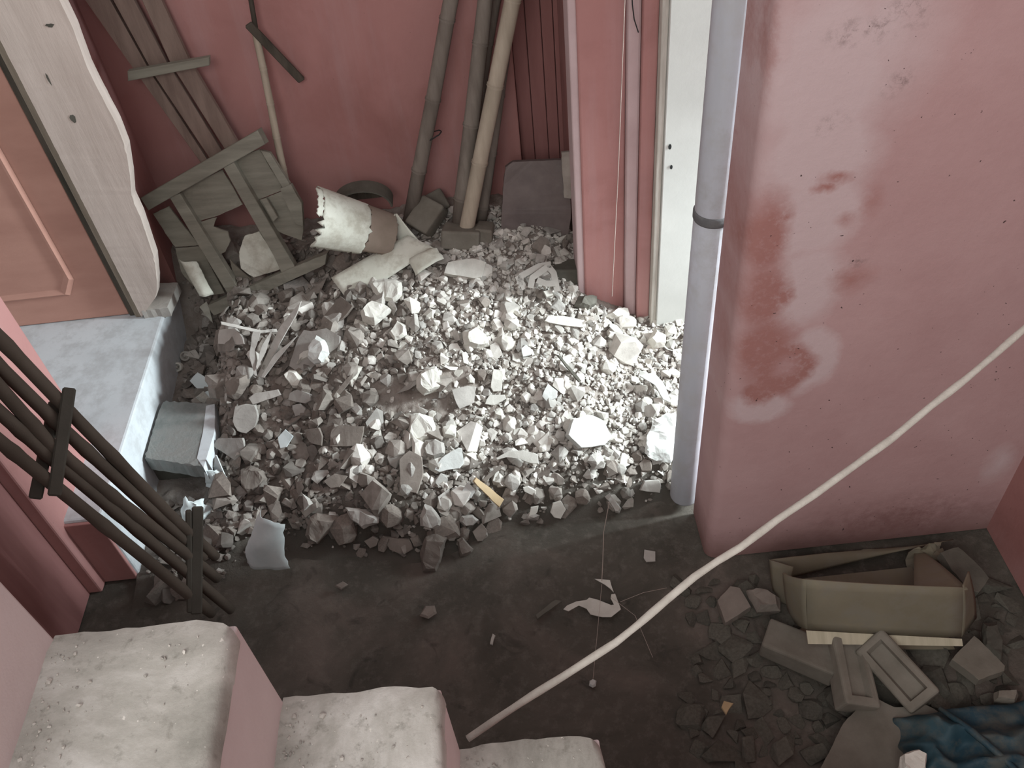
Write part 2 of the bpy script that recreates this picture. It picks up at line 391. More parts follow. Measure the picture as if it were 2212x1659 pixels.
# pilaster and the stepped frame next to the doorway
p = struct(obj('trim_1', box(bmesh.new(), .252, .385, 2.30, YB+.14, 0, TOP, .006), 'pink_paint'), 'pink plastered pier beside the doorway')
struct(obj('trim_2', box(bmesh.new(), .385, .422, 2.275, 2.6, 0, TOP, .008), 'pink_pale'), 'pale pink vertical moulding of the doorway')
struct(obj('trim_3', box(bmesh.new(), .422, .464, 2.255, 2.6, 0, TOP, .006), 'pink_paint'), 'darker pink vertical moulding of the doorway')
struct(obj('trim_4', box(bmesh.new(), .464, .482, 2.222, 2.6, 0, TOP, .003), 'jamb_edge'), 'chipped edge of the white door jamb')
j = struct(obj('trim_5', box(bmesh.new(), .482, .70, 2.215, 2.95, 0, TOP, .003), 'jamb_white'), 'bright white door jamb')
for (a, b_, r_) in ((1447, 317, .006), (1450, 361, .005)):
    q = Yp(a, b_, 2.214); bm = bmesh.new(); bmesh.ops.create_circle(bm, cap_ends=True, radius=r_, segments=9)
    for v in bm.verts: v.co = Vector((q.x+v.co.x*.8, 2.2135+rnd.uniform(-.0003, .0003), q.z+v.co.y*1.5))
    child('chip_hole', bm, 'void_black', j)
# stained wall with rounded left corner and the wall at far right
bm = bmesh.new(); box(bm, .482, 1.5, 1.405, 1.572, 0, TOP)
ed = [e for e in bm.edges if abs(e.verts[0].co.x-.482) < 1e-4 and abs(e.verts[1].co.x-.482) < 1e-4 and abs(e.verts[0].co.y-1.405) < 1e-4 and abs(e.verts[1].co.y-1.405) < 1e-4]
bmesh.ops.bevel(bm, geom=ed, offset=.03, segments=8, affect='EDGES', profile=.5)
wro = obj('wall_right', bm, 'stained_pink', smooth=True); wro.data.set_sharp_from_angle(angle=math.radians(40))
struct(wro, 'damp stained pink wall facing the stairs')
struct(obj('wall_side', box(bmesh.new(), 1.303, 1.45, -.9, 1.42, 0, TOP), 'pink_paint'), 'pink wall at the far right')
# left wall, pier at its end, niche with landing and door
struct(obj('wall_left', box(bmesh.new(), -1.55, -1.365, -.9, 1.53, 0, TOP), 'pink_dark'), 'pink wall beside the stairs with shade put into its darker colour')  # darker pink than the pier: shade put into the wall colour
struct(obj('wall_pier', box(bmesh.new(), -1.55, -1.325, 1.515, 1.876, 0, TOP, .006), 'pink_paint'), 'pink end of the left wall standing on the white landing')
struct(obj('wall_niche', box(bmesh.new(), -2.4, -1.215, 2.62, 2.80, 0, TOP), 'pink_paint'))
bm = bmesh.new(); box(bm, -2.4, -1.22, 1.56, 2.63, -.02, .30, .008)
ld = struct(obj('landing', bm, 'white_paint'), 'white painted landing in front of the panel door')
bm = bmesh.new(); box(bm, -1.328, -1.226, 1.550, 1.5615, 0, .29, .003); child('skirting', bm, 'pink_paint', ld, label='pink front of the landing')
bm = plate(bmesh.new(), [Z(*q, .335) for q in ((305, 672), (328, 612), (384, 610), (362, 664))], (0, 0, 1), .04, jag=.002); child('cement_patch', bm, 'plaster_grey', ld, label='rough grey cement end of the landing')
# loose step below the landing
st = obj('step', plate(bmesh.new(), [Z(*q, .18) for q in ((352, 866), (462, 872), (459, 930), (437, 1008), (312, 988), (335, 915))], (0, 0, 1), .06, .004, jag=.002), 'step_cement')
struct(st, 'broken cement step below the white landing')
bm = bmesh.new(); box(bm, -1.22, -1.06, 1.90, 2.05, -.02, .118); child('footing', bm, 'dark_debris', st)
e1 = [Z(*q, .1815) for q in ((445, 876), (464, 872), (464, 932), (440, 1011), (425, 990), (438, 935))]
child('worn_edge', plate(bmesh.new(), e1, (0, 0, 1), .058, .001), 'white_paint', st, label='bare white worn edge')
# stairs
RISE, GO, YS = .2035, .198, .52
sc = empty('staircase', (-.3, .3, 0)); tag(sc, 'steep pink staircase with worn cement treads in the foreground', 'staircase')
def tread_mesh(xa, xb, zt):
    bm = bmesh.new(); ny_, nx_ = 46, 12; ya = -.55
    prof = [(xa, zt)] + [(xa+(xb-.014-xa)*i/nx_, zt) for i in range(1, nx_+1)] + [(xb-.010, zt-.001), (xb-.006, zt-.003), (xb-.003, zt-.006), (xb-.001, zt-.011), (xb, zt-.02)]
    rows = []
    for jj in range(ny_+1):
        y = ya+(YS-ya)*jj/ny_; row = []
        for k, (x, z) in enumerate(prof):
            e = (noise.noise(Vector((y*22, zt*9, 1)))*.004+noise.noise(Vector((y*70, zt*9, 1)))*.0015) if k >= nx_ else 0
            d = noise.noise(Vector((x*30, y*30, zt)))*.0012
            yy = y
            zz = z+d
            if jj >= ny_-1:
                yy += noise.noise(Vector((x*26, zt*5, 3)))*.005+noise.noise(Vector((x*90, zt*5, 3)))*.0025
                if jj == ny_: zz -= .007
            if k >= nx_-1 and jj >= ny_-2: yy -= .006*(k-nx_+2)*.5; 
            row.append(bm.verts.new((x+e, yy, zz)))
        rows.append(row)
    K = len(prof)
    for a, b_ in zip(rows, rows[1:]):
        for k in range(K-1): bm.faces.new((a[k], a[k+1], b_[k+1], b_[k]))
    r = bmesh.ops.extrude_edge_only(bm, edges=[e for e in bm.edges if e.is_boundary])
    for v in [v for v in r['geom'] if isinstance(v, bmesh.types.BMVert)]: v.co.z = zt-.03
    bmesh.ops.holes_fill(bm, edges=[e for e in bm.edges if e.is_boundary])
    return bm
for k in range(-4, 7):
    xa = -.535+GO*k; zt = 1.398-RISE*k
    if zt < .05: break
    child('tread', tread_mesh(xa-.004, xa+GO, zt), 'tread_cement', sc, smooth=True).data.set_sharp_from_angle(angle=math.radians(55))
    bm = bmesh.new(); box(bm, xa-.02, xa+GO-.003, -.55, YS-.004, max(0, zt-.34), zt-.018, .003); child('riser', bm, 'riser_pink', sc)
# door with one raised panel, frame posts
dr = empty('door_1', (-1.7, 2.46, .3)); struct(dr, 'salmon pink panelled wooden door on the landing')
bm = bmesh.new(); box(bm, -2.2, -1.349, 2.46, 2.495, .303, 2.4, .003); child('door_leaf', bm, 'door_paint', dr)
def door_panel(pts):
    bm = bmesh.new(); c = sum(pts, Vector())/len(pts)
    a = [bm.verts.new(p) for p in pts]; b_ = [bm.verts.new(c+(p-c)*.955+Vector((0, -.012, 0))) for p in pts]; d_ = [bm.verts.new(c+(p-c)*.90+Vector((0, -.004, 0))) for p in pts]
    N = len(pts)
    for r_, s_ in ((a, b_), (b_, d_)):
        for i in range(N): bm.faces.new((r_[i], r_[(i+1) % N], s_[(i+1) % N], s_[i]))
    bm.faces.new(d_); return bm
pr = [Yp(*q, 2.459) for q in ((152, 638), (160, 604))]
zl = pr[0].z; xr = pr[1].x; zc = pr[1].z
pp = [Vector((-2.1, 2.459, zl)), Vector((pr[0].x, 2.459, zl)), Vector((xr, 2.459, zc)), Vector((xr, 2.459, 1.02)), Vector((xr-.03, 2.459, 1.06)), Vector((-2.1, 2.459, 1.06))]
child('door_panel', door_panel(pp), 'door_paint', dr)
struct(obj('trim_6', box(bmesh.new(), -1.345, -1.322, 2.452, 2.63, .30, TOP, .003), 'frame_dark'), 'dark gap strip of the door frame')
struct(obj('trim_7', box(bmesh.new(), -1.322, -1.298, 2.44, 2.63, .30, TOP, .004), 'frame_tan'), 'worn brown strip of the door frame')
# cream post with ragged edge
yq = 2.43
out = [Yp(*q, yq) for q in ((312, 676), (338, 640), (339, 608), (334, 560), (303, 468), (285, 430), (281, 380), (272, 322), (252, 270), (205, 180), (188, 145), (158, 62), (128, 0), (105, -60))]
out = [Vector((max(-1.29, q.x), q.y, q.z)) for q in out]
zt = out[-1].z
left = [Vector((-1.297, yq, zt)), Vector((-1.297, yq, .303))]
bm = plate(bmesh.new(), out+left, (0, -1, 0), .05, .004, jag=.0004)
post = obj('door_post', bm, 'cream_wood'); tag(post, 'tall cream post with ragged right edge beside the salmon door', 'post')
for (a, b_, sx, sz) in ((158, 255, .009, .016), (107, 55, .012, .006), (104, 170, .003, .02)):
    q = Yp(a, b_, yq-.0012); bm = bmesh.new(); bmesh.ops.create_circle(bm, cap_ends=True, radius=1, segments=9)
    for v in bm.verts: v.co = Vector((q.x+v.co.x*sx*rnd.uniform(.6, 1.2), q.y, q.z+v.co.y*sz*rnd.uniform(.6, 1.2)))
    child('knot', bm, 'dark_debris', post)
# wall above/around outside doorway: outer ground already belongs to the floor

# ================================================================== THINGS
# grey drain pipe
PX, PY, PR = .463, 1.622, .0435
def pc_(z): return Vector((PX+.0078*z, PY, z))
dp = empty('drain_pipe', (PX, PY, 0)); tag(dp, 'grey plastic drain pipe standing at the corner of the stained wall', 'pipe')
zb = Yp(1545, 482, PY-PR).z
bm = bmesh.new(); tube(bm, [pc_(.022), pc_(.03), pc_(zb-.012)], [PR-.003, PR, PR], 40); child('pipe_section', bm, 'pipe_grey', dp, True)
bm = bmesh.new(); tube(bm, [pc_(zb-.02), pc_(zb+.012), pc_(zb+.03), pc_(TOP)], [PR*.96, PR*.97, PR*.98, PR*.97], 40); child('pipe_section', bm, 'pipe_grey', dp, True)
bm = bmesh.new(); tube(bm, [pc_(zb-.016), pc_(zb-.012), pc_(zb+.004), pc_(zb+.008)], [PR*1.01, PR*1.05, PR*1.05, PR*1.0], 40); child('clamp', bm, 'pipe_joint', dp, True)
bm = bmesh.new(); beam(bm, pc_(zb-.004)+Vector((.03, -.035, 0)), pc_(zb-.004)+Vector((.05, -.05, 0)), .012, .012, Vector((0, 0, 1)), .002); child('clamp_bolt', bm, 'pipe_joint', dp)

# rope
rp = []
ends = [(2232, 693), (2150, 765), (2085, 820), (2010, 878), (1930, 945), (1850, 1003), (1760, 1068), (1680, 1122), (1600, 1182), (1550, 1212), (1500, 1246), (1440, 1296), (1380, 1348), (1330, 1388), (1280, 1420), (1215, 1462), (1150, 1502), (1080, 1548), (1010, 1596)]
pa = Yp(*ends[0], 1.10); pb = Yp(*ends[-1], .60)
da, db = depth(pa), depth(pb)
L = [0]
for a, b_ in zip(ends, ends[1:]): L.append(L[-1]+math.hypot(b_[0]-a[0], b_[1]-a[1]))
pts = [D(*q, 1/((1-t/L[-1])/da+t/L[-1]/db)) for q, t in zip(ends, L)]
dv = pts[0]-pts[1]; pts.insert(0, pts[0]+dv*((1.296-pts[0].x)/dv.x))
fin = []
for a, b_ in zip(pts, pts[1:]):
    for k in range(6): fin.append(a.lerp(b_, k/6))
fin.append(pts[-1])
bm = bmesh.new(); tube(bm, fin, [.0064*(1+.18*noise.noise(p*18)) for p in fin], 10)
tag(obj('rope', bm, 'rope_white', smooth=True), 'pale off-white rope strung across from the right wall to the stairs', 'rope')

# rubble mound ----------------------------------------------------------------
bm = bmesh.new(); NX, NY = 165, 125; xa, xb, ya, yb = -1.225, .75, 1.33, 2.80
g = []
for jj in range(NY+1):
    row = []
    for i in range(NX+1):
        x = xa+(xb-xa)*i/NX; y = ya+(yb-ya)*jj/NY
        t = sst(0, .1, y-yfront(x))
        z = hm(x, y)+(.011*noise.noise(Vector((x*28, y*28, 7)))+.008*noise.noise(Vector((x*60, y*60, 2))))*t
        row.append(bm.verts.new((x, min(y, 2.797), z-.004)))
    g.append(row)
for jj in range(NY):
    for i in range(NX): bm.faces.new((g[jj][i], g[jj][i+1], g[jj+1][i+1], g[jj+1][i]))
mo = obj('rubble_mound', bm, 'rubble_dirt', smooth=True)
at_ = mo.data.attributes.new('spread', 'FLOAT', 'POINT')
for v in mo.data.vertices: at_.data[v.index].value = sst(.02, .3, v.co.y-yfront(v.co.x))
tag(mo, 'heap of brown dirt and plaster dust under the rubble', 'dirt heap', kind='stuff')

def rock_mesh(rng, ax, npts=11):
    bm = bmesh.new()
    for _ in range(npts):
        v = Vector((rng.gauss(0, 1), rng.gauss(0, 1), rng.gauss(0, 1))).normalized()
        k = max(abs(v.x), abs(v.y), abs(v.z)); v = v*(1/k)*.35+v*.65
        bm.verts.new((v.x*ax[0], v.y*ax[1], v.z*ax[2]))
    r = bmesh.ops.convex_hull(bm, input=bm.verts)
    bmesh.ops.delete(bm, geom=[v for v in bm.verts if not v.link_faces], context='VERTS')
    bmesh.ops.dissolve_limit(bm, angle_limit=.28, verts=bm.verts, edges=bm.edges)
    bmesh.ops.triangulate(bm, faces=bm.faces)
    bmesh.ops.recalc_face_normals(bm, faces=bm.faces)
    return bm
rg = random.Random(21)
VAR = {'chunk': [], 'shard': [], 'lump': []}
for k in range(14): VAR['chunk'].append(rock_mesh(rg, (.5, rg.uniform(.34, .46), rg.uniform(.26, .38)), rg.randint(9, 13)))
for k in range(14): VAR['shard'].append(rock_mesh(rg, (.5, rg.uniform(.28, .46), rg.uniform(.07, .13)), rg.randint(8, 12)))
for k in range(8): VAR['lump'].append(rock_mesh(rg, (.5, .45, .42), 26))
GEO = {k: [([v.co.copy() for v in b_.verts], [[v.index for v in f.verts] for f in b_.faces]) for b_ in l if not b_.verts.index_update()] for k, l in VAR.items()}
def meshes(kind, mat):
    out = []
    for vs, fs in GEO[kind]:
        me = bpy.data.meshes.new(kind); me.from_pydata([tuple(v) for v in vs], [], fs); me.materials.append(M[mat]); out.append(me)
    return out
# where the photograph shows the pile: sample by pixel so that sizes follow the view
def rot_on(p, rng, tilt):
    n = (mn(p)+Vector((rng.gauss(0, tilt), rng.gauss(0, tilt), 0))).normalized()
    return n.to_track_quat('Z', 'Y').to_matrix() @ Matrix.Rotation(rng.uniform(0, 6.283), 3, 'Z')
def inpile(x, y):
    if x < -1.19 or x > .62 or y > 2.72: return False
    if x > .24 and y > 2.27: return False
    if x > .40 and y < 1.66: return False
    if x < -1.0 and 1.80 < y < 2.10: return False
    return y > yfront(x)-.02
allp = []
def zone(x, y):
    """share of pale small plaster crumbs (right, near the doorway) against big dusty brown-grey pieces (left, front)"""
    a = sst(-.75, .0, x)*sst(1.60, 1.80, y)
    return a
cnt = 0
while cnt < 15000:
    x = rg.uniform(-1.2, .62); y = rg.uniform(1.4, 2.72)
    if not inpile(x, y): continue
    a = zone(x, y)
    dn = sst(-.04, .16, y-yfront(x))
    if rg.random() > (.12+.88*dn)*(.35+.65*a): continue
    # bare patch of brown dirt
    if ((x+.30)/.17)**2+((y-1.98)/.07)**2 < 1 and rg.random() < .8: continue
    s = .0062*math.exp(rg.gauss(0, .62))*(1.55-.55*a)
    allp.append((x, y, s, a)); cnt += 1
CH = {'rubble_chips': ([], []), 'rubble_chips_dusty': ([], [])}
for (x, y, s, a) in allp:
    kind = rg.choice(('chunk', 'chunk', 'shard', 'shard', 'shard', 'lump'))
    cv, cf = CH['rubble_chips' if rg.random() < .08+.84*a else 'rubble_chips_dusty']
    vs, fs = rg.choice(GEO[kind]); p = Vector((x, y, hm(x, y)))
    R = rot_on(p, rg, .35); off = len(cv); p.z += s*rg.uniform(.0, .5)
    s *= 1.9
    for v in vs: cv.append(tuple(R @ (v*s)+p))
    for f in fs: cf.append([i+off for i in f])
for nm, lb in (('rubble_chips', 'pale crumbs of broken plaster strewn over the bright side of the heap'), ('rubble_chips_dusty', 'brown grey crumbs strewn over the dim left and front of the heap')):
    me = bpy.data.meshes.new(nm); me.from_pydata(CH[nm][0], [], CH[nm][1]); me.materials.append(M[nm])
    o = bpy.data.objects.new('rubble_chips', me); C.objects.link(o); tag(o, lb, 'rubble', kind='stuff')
# the larger pieces, one object each
MS = {(k, mt): meshes(k, mt) for k in GEO for mt in ('plaster_pale', 'plaster_grey', 'plaster_brown')}
big = []
tries = 0
MARKS = [((425, 820), 'bluish board scrap'), ((500, 740), 'square grey tile shard'), ((680, 760), 'bright white stone'), ((575, 860), 'long smooth grey shard'), ((530, 905), 'cracked round disc'), ((830, 675), 'square pale brick piece'), ((845, 625), 'crumbly plaster flake'), ((928, 820), 'big cube-shaped piece'), ((750, 945), 'brown square tile'), ((615, 945), 'small white scrap'), ((720, 840), 'brown stick'), ((570, 770), 'dry leaf strips'), ((912, 925), 'mortar clump'), ((935, 970), 'round grey stone'), ((1005, 580), 'flat back slab'), ((1030, 725), 'pale half brick'), ((1072, 820), 'narrow upright tile'), ((1000, 860), 'heart-shaped shard'), ((1270, 930), 'largest white tile'), ((1215, 695), 'long crest slab'), ((1340, 680), 'pink pier'), ((1420, 740), 'white jamb'), ((1440, 930), 'dazzling white sheet'), ((1230, 800), 'thin dark stick'), ((970, 995), 'fan-shaped shard'), ((1055, 1065), 'tan card strip'), ((930, 1120), 'rough grey stone'), ((930, 1200), 'largest brown brick piece'), ((1405, 1055), 'four-sided grey tile'), ((1200, 1105), 'pale hexagonal shard'), ((1115, 990), 'arched tile strip'), ((690, 1140), 'brick by the curved sheet'), ((585, 1160), 'curved white sheet'), ((770, 1115), 'lit-topped stone'), ((465, 1040), 'white open flap'), ((550, 1040), 'dim lumpy bundle'), ((900, 1020), 'broad brown slab'), ((385, 930), 'broken cement step'), ((830, 580), 'folded pale sheet'), ((1160, 605), 'plastic lattice piece'), ((1320, 1080), 'cobweb strand'), ((570, 660), 'lattice frame')]
def beside(x, y, z, marks=None):
    u, v = proj((x, y, z)); (mx, my), nm = min(marks or MARKS, key=lambda q: (q[0][0]-u)**2+(q[0][1]-v)**2)
    a = math.degrees(math.atan2(my-v, u-mx)) % 360
    d = ['to the right of', 'to the upper right of', 'just above', 'to the upper left of', 'to the left of', 'to the lower left of', 'just below', 'to the lower right of'][int((a+22.5)//45) % 8]
    return d+' the '+nm
NAMES = {'chunk': 'plaster_chunk', 'shard': 'plaster_shard', 'lump': 'mortar_lump'}
TINT = {'plaster_pale': 'pale', 'plaster_grey': 'grey', 'plaster_brown': 'brown dusty'}
KLAB = {'chunk': 'angular plaster chunk', 'shard': 'flat plaster shard', 'lump': 'rounded mortar lump'}
cnt = 0
while cnt < 290 and tries < 20000:
    tries += 1
    x = rg.uniform(-1.15, .5); y = rg.uniform(1.45, 2.6)
    if not inpile(x, y): continue
    a = zone(x, y)
    s = rg.uniform(.028, .058)*(1.55-.78*a)*(.8 if rg.random() < .5 else 1.05)
    if any((x-q[0])**2+(y-q[1])**2 < ((s+q[2])*.40)**2 for q in big): continue
    if ((x+.30)/.15)**2+((y-1.98)/.06)**2 < 1: continue
    u_, v_ = proj((x, y, hm(x, y)))
    if 300 < u_ < 712 and 270 < v_ < 690 and v_ < 690-(u_-450)*.42: continue
    big.append((x, y, s)); cnt += 1
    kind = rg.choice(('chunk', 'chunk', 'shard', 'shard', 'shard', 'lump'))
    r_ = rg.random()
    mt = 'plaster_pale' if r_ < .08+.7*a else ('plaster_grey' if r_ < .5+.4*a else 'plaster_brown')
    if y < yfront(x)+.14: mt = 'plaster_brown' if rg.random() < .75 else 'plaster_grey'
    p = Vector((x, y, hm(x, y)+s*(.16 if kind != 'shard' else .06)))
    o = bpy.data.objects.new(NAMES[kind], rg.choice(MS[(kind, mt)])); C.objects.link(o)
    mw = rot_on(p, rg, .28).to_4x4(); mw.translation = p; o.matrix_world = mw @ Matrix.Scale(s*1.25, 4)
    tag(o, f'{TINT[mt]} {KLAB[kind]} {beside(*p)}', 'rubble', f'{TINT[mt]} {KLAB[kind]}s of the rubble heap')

# ---- pieces traced one by one ------------------------------------------------
sr = random.Random(5)
def piece(name, outline, mat, label, cat, t=.02, kind='stone', lift=.012, tilt=(0, -.25), jag=.0012, z=None, parent=None):
    cx = sum(p[0] for p in outline)/len(outline); cy = sum(p[1] for p in outline)/len(outline)
    if z is None:
        c = pm(cx, cy); n = (mn(c)+Vector((tilt[0], tilt[1], 0))).normalized()
    else:
        c = Z(cx, cy, z); n = Vector((tilt[0], tilt[1]+.25, 1)).normalized()
    c = c+n*lift
    pts = [onplane(x, y, c, n) for x, y in outline]
    if (pts[1]-pts[0]).cross(pts[2]-pts[1]).dot(n) < 0: pts = pts[::-1]
    bm = stone(bmesh.new(), pts, n, t, sr) if kind == 'stone' else plate(bmesh.new(), pts, n, t, min(.0015, t*.3), jag)
    o = obj(name, bm, mat)
    tag(o, label, cat); return o
piece('board_scrap', cA((110, 990), (175, 920), (350, 1025), (345, 1170), (325, 1165), (230, 1110)), 'paper_blue', 'bluish white board scrap leaning beside the broken step', 'board', .006, 'plate', .035, (.25, -.35))
piece('tile_shard', cA((350, 575), (480, 560), (545, 640), (555, 690), (490, 695), (340, 690)), 'plaster_grey', 'square grey tile shard below the wooden lattice frame', 'tile', .012, 'plate', .03)
piece('plaster_slab', cA((1040, 575), (1100, 590), (1220, 560), (1335, 625), (1325, 710), (1200, 800), (1110, 880), (1040, 945), (920, 870), (960, 750), (1000, 640)), 'plaster_grey', 'grey plaster slab carrying a bright white stone', 'plaster', .015, 'plate', .025)
piece('white_stone', cA((1140, 615), (1200, 650), (1230, 750), (1180, 840), (1120, 850), (1070, 800), (1075, 700)), 'plaster_white', 'bright white stone lying on a grey plaster slab', 'stone', .03, 'stone', .05)
piece('plaster_lump', cA((875, 930), (910, 890), (980, 910), (1060, 1050), (940, 1050)), 'plaster_pale', 'pale plaster lump just below the white stone', 'plaster', .03, 'stone', .03)
piece('long_shard', cA((590, 1130), (640, 1090), (830, 1060), (855, 1105), (625, 1185)), 'plaster_grey', 'long smooth grey shard above the cracked round disc', 'plaster', .012, 'plate', .03)
piece('oval_shard', cA((925, 1090), (990, 1060), (1090, 1100), (1100, 1150), (1050, 1175), (910, 1145)), 'plaster_grey', 'smooth oval grey shard right of the long shard', 'plaster', .015, 'plate', .03)
dk = piece('plaster_disc', cA((480, 1200), (560, 1180), (640, 1190), (665, 1280), (640, 1370), (570, 1420), (500, 1400), (460, 1320)), 'plaster_grey', 'cracked round grey disc next to the broken step', 'plaster', .02, 'plate', .04, (.1, -.4))
piece('round_shard', cA((945, 1190), (1010, 1175), (1055, 1215), (1040, 1260), (970, 1280)), 'plaster_grey', 'small rounded grey shard under the oval one', 'plaster', .012, 'plate', .025)
piece('brick_piece', cA((1500, 420), (1590, 325), (1700, 360), (1770, 405), (1620, 530), (1520, 490)), 'plaster_pale', 'square pale brick piece under the folded cream sheet', 'brick', .05, 'stone', .04, (.2, -.2))
piece('plaster_flake', cA((1570, 190), (1690, 150), (1840, 180), (1840, 300), (1790, 350), (1680, 330), (1620, 280)), 'plaster_pale', 'crumbly pale plaster flake at the edge of the folded cream sheet', 'plaster', .02, 'stone', .04)
piece('plaster_lump', cA((1730, 600), (1800, 490), (1880, 540), (1875, 610), (1780, 660)), 'plaster_pale', 'pale pointed lump below the square brick piece', 'plaster', .03, 'stone', .03)
piece('brick_piece', cA((1955, 960), (2020, 890), (2120, 860), (2185, 1020), (2180, 1060), (2030, 1100), (1960, 1040)), 'plaster_pale', 'big cube-shaped brick piece in the middle of the heap', 'brick', .06, 'stone', .045, (.25, -.15))
piece('tile_shard', cA((1265, 1390), (1330, 1350), (1530, 1360), (1500, 1520), (1250, 1525)), 'plaster_brown', 'brown square tile shard left of the mortar clump', 'tile', .012, 'plate', .025)
piece('tile_shard', cA((1040, 1390), (1160, 1370), (1190, 1440), (1185, 1520), (1085, 1490)), 'plaster_brown', 'small brown tile shard right of the white scrap', 'tile', .012, 'plate', .03)
piece('paper_scrap', cA((830, 1450), (890, 1385), (955, 1440), (900, 1530), (850, 1540)), 'paper_blue', 'small bright white scrap among the dark pieces', 'paper', .003, 'plate', .05)
piece('plaster_slab', cA((300, 1520), (340, 1460), (540, 1455), (560, 1560), (480, 1640)), 'plaster_grey', 'grey triangular slab touching the broken step', 'plaster', .012, 'plate', .03, (.2, -.3))
piece('wood_stick', cA((1215, 1190), (1400, 960), (1450, 920), (1440, 960), (1260, 1200)), 'plaster_brown', 'straight brown stick lying across the heap', 'stick', .012, 'plate', .02)
piece('board_strip', cA((1130, 550), (1340, 300), (1440, 380), (1390, 450), (1260, 560)), 'plaster_brown', 'grey brown board strip tucked under the folded cream sheet', 'board', .008, 'plate', .03, (-.3, -.2))
for k, (q, l) in enumerate((((( 655, 960), (840, 560), (1020, 340), (990, 430), (860, 660), (700, 960)), 'widest torn strip of the dry leaf bundle'),
        (((690, 965), (800, 780), (990, 620), (940, 680), (840, 800), (715, 965)), 'rightmost torn strip of the dry leaf bundle'),
        (((640, 950), (595, 780), (625, 590), (690, 590), (640, 740), (660, 950)), 'leftmost torn strip of the dry leaf bundle'),
        (((650, 880), (700, 700), (790, 560), (730, 760), (660, 900)), 'middle torn strip of the dry leaf bundle'),
        (((365, 505), (520, 540), (700, 580), (820, 565), (830, 590), (690, 600), (520, 565), (370, 530)), 'thin torn strip lying across the top of the dry leaf bundle'))):
    piece('leaf_strip', cA(*q), 'plaster_grey', l, 'strip', .004, 'plate', .045+.006*k, (-.35+.2*k, -.2))
piece('crumpled_bag', cA((385, 1010), (430, 960), (560, 940), (560, 1000), (520, 1100), (470, 1150), (400, 1120)), 'plaster_brown', 'brown crumpled lump left of the long shard', 'bag', .04, 'stone', .03)
piece('mortar_clump', cA((1880, 1350), (1900, 1260), (1980, 1240), (2090, 1290), (2125, 1400), (2060, 1470), (1950, 1510), (1900, 1470)), 'plaster_pale', 'large crumbly mortar clump left of centre', 'mortar', .05, 'stone', .03)
piece('round_stone', cA((2010, 1540), (2040, 1480), (2110, 1455), (2185, 1490), (2190, 1590), (2110, 1630), (2040, 1600)), 'plaster_grey', 'round grey stone below the crumbly mortar clump', 'stone', .04, 'stone', .03)
piece('sheet_scrap', cA((190, 390), (250, 345), (275, 410), (300, 520)), 'sheet_cream', 'pale pointed scrap under the corner of the wooden lattice frame', 'scrap', .004, 'plate', .05, (.2, -.5))
piece('plaster_slab', cB((240, 235), (430, 205), (535, 235), (500, 350), (440, 360), (210, 320)), 'plaster_pale', 'flat pale slab at the back of the heap below the poles', 'plaster', .025, 'plate', .035, (0, -.35))
piece('brick_piece', cB((365, 770), (440, 720), (540, 790), (560, 880), (470, 890), (375, 870)), 'plaster_pale', 'pale half brick above the big cube-shaped piece', 'brick', .045, 'stone', .03, (.25, -.2))
piece('tile_shard', cB((570, 1200), (590, 1060), (665, 1075), (655, 1230), (590, 1235)), 'plaster_pale', 'upright narrow pale tile right of the cube-shaped piece', 'tile', .014, 'plate', .03)
piece('plaster_shard', cB((270, 1220), (390, 1190), (460, 1200), (440, 1320), (330, 1370), (290, 1280)), 'plaster_grey', 'heart-shaped grey shard right below the cube-shaped piece', 'plaster', .014, 'plate', .025)
piece('plaster_shard', cB((525, 1330), (560, 1260), (680, 1260), (690, 1290), (600, 1340)), 'plaster_pale', 'pale shard below the narrow upright tile', 'plaster', .014, 'plate', .025)
piece('tile_shard', cB((965, 1270), (1010, 1170), (1085, 1230), (1080, 1280), (1000, 1310)), 'plaster_white', 'pale five-sided tile shard above the largest tile', 'tile', .014, 'plate', .03)
piece('tile_slab', cD((1170, 210), (1210, 90), (1320, 55), (1380, 70), (1450, 110), (1475, 180), (1510, 220), (1450, 290), (1270, 310)), 'plaster_white', 'largest many-sided white tile on the bright side of the heap', 'tile', .03, 'plate', .04, (.1, -.25))
piece('plaster_slab', cB((985, 690), (1010, 650), (1130, 650), (1270, 680), (1285, 740), (1120, 720)), 'plaster_pale', 'long pale slab lying on the crest of the bright heap', 'plaster', .02, 'plate', .03)
piece('brick_piece', cB((1465, 640), (1530, 590), (1640, 590), (1650, 660), (1560, 680)), 'plaster_pale', 'pale brick piece at the foot of the pink pier', 'brick', .04, 'stone', .03)
piece('brick_piece', cB((1230, 560), (1260, 490), (1400, 490), (1390, 560), (1330, 600)), 'dark_debris', 'dark brick left of the pink pier foot', 'brick', .04, 'stone', .03)
piece('plaster_block', cB((1790, 830), (1840, 740), (1930, 800), (1920, 880), (1830, 890)), 'plaster_pale', 'angular pale block beside the white jamb', 'plaster', .05, 'stone', .04, (.2, -.3))
piece('plaster_shard', cB((805, 900), (840, 870), (890, 910), (880, 950), (820, 965)), 'plaster_white', 'small white shard in the bright middle of the heap', 'plaster', .012, 'plate', .03)
piece('plaster_cube', cB((975, 460), (1040, 450), (1050, 490), (1000, 505)), 'plaster_pale', 'small pale cube on the crest below the stone slab', 'plaster', .03, 'plate', .035)
piece('white_sheet', cD((1760, 340), (1790, 200), (1830, 90), (1930, 40), (2010, 80), (2000, 300), (1960, 430), (1850, 400)), 'plaster_white', 'dazzling white crumpled sheet beside the drain pipe', 'sheet', .015, 'stone', .04)
piece('sheet_scrap', cB((1720, 1110), (1830, 1085), (1900, 1160), (1965, 1320), (1900, 1290), (1840, 1180)), 'plaster_white', 'bright arched scrap next to the drain pipe', 'sheet', .006, 'plate', .05, (.3, -.2))
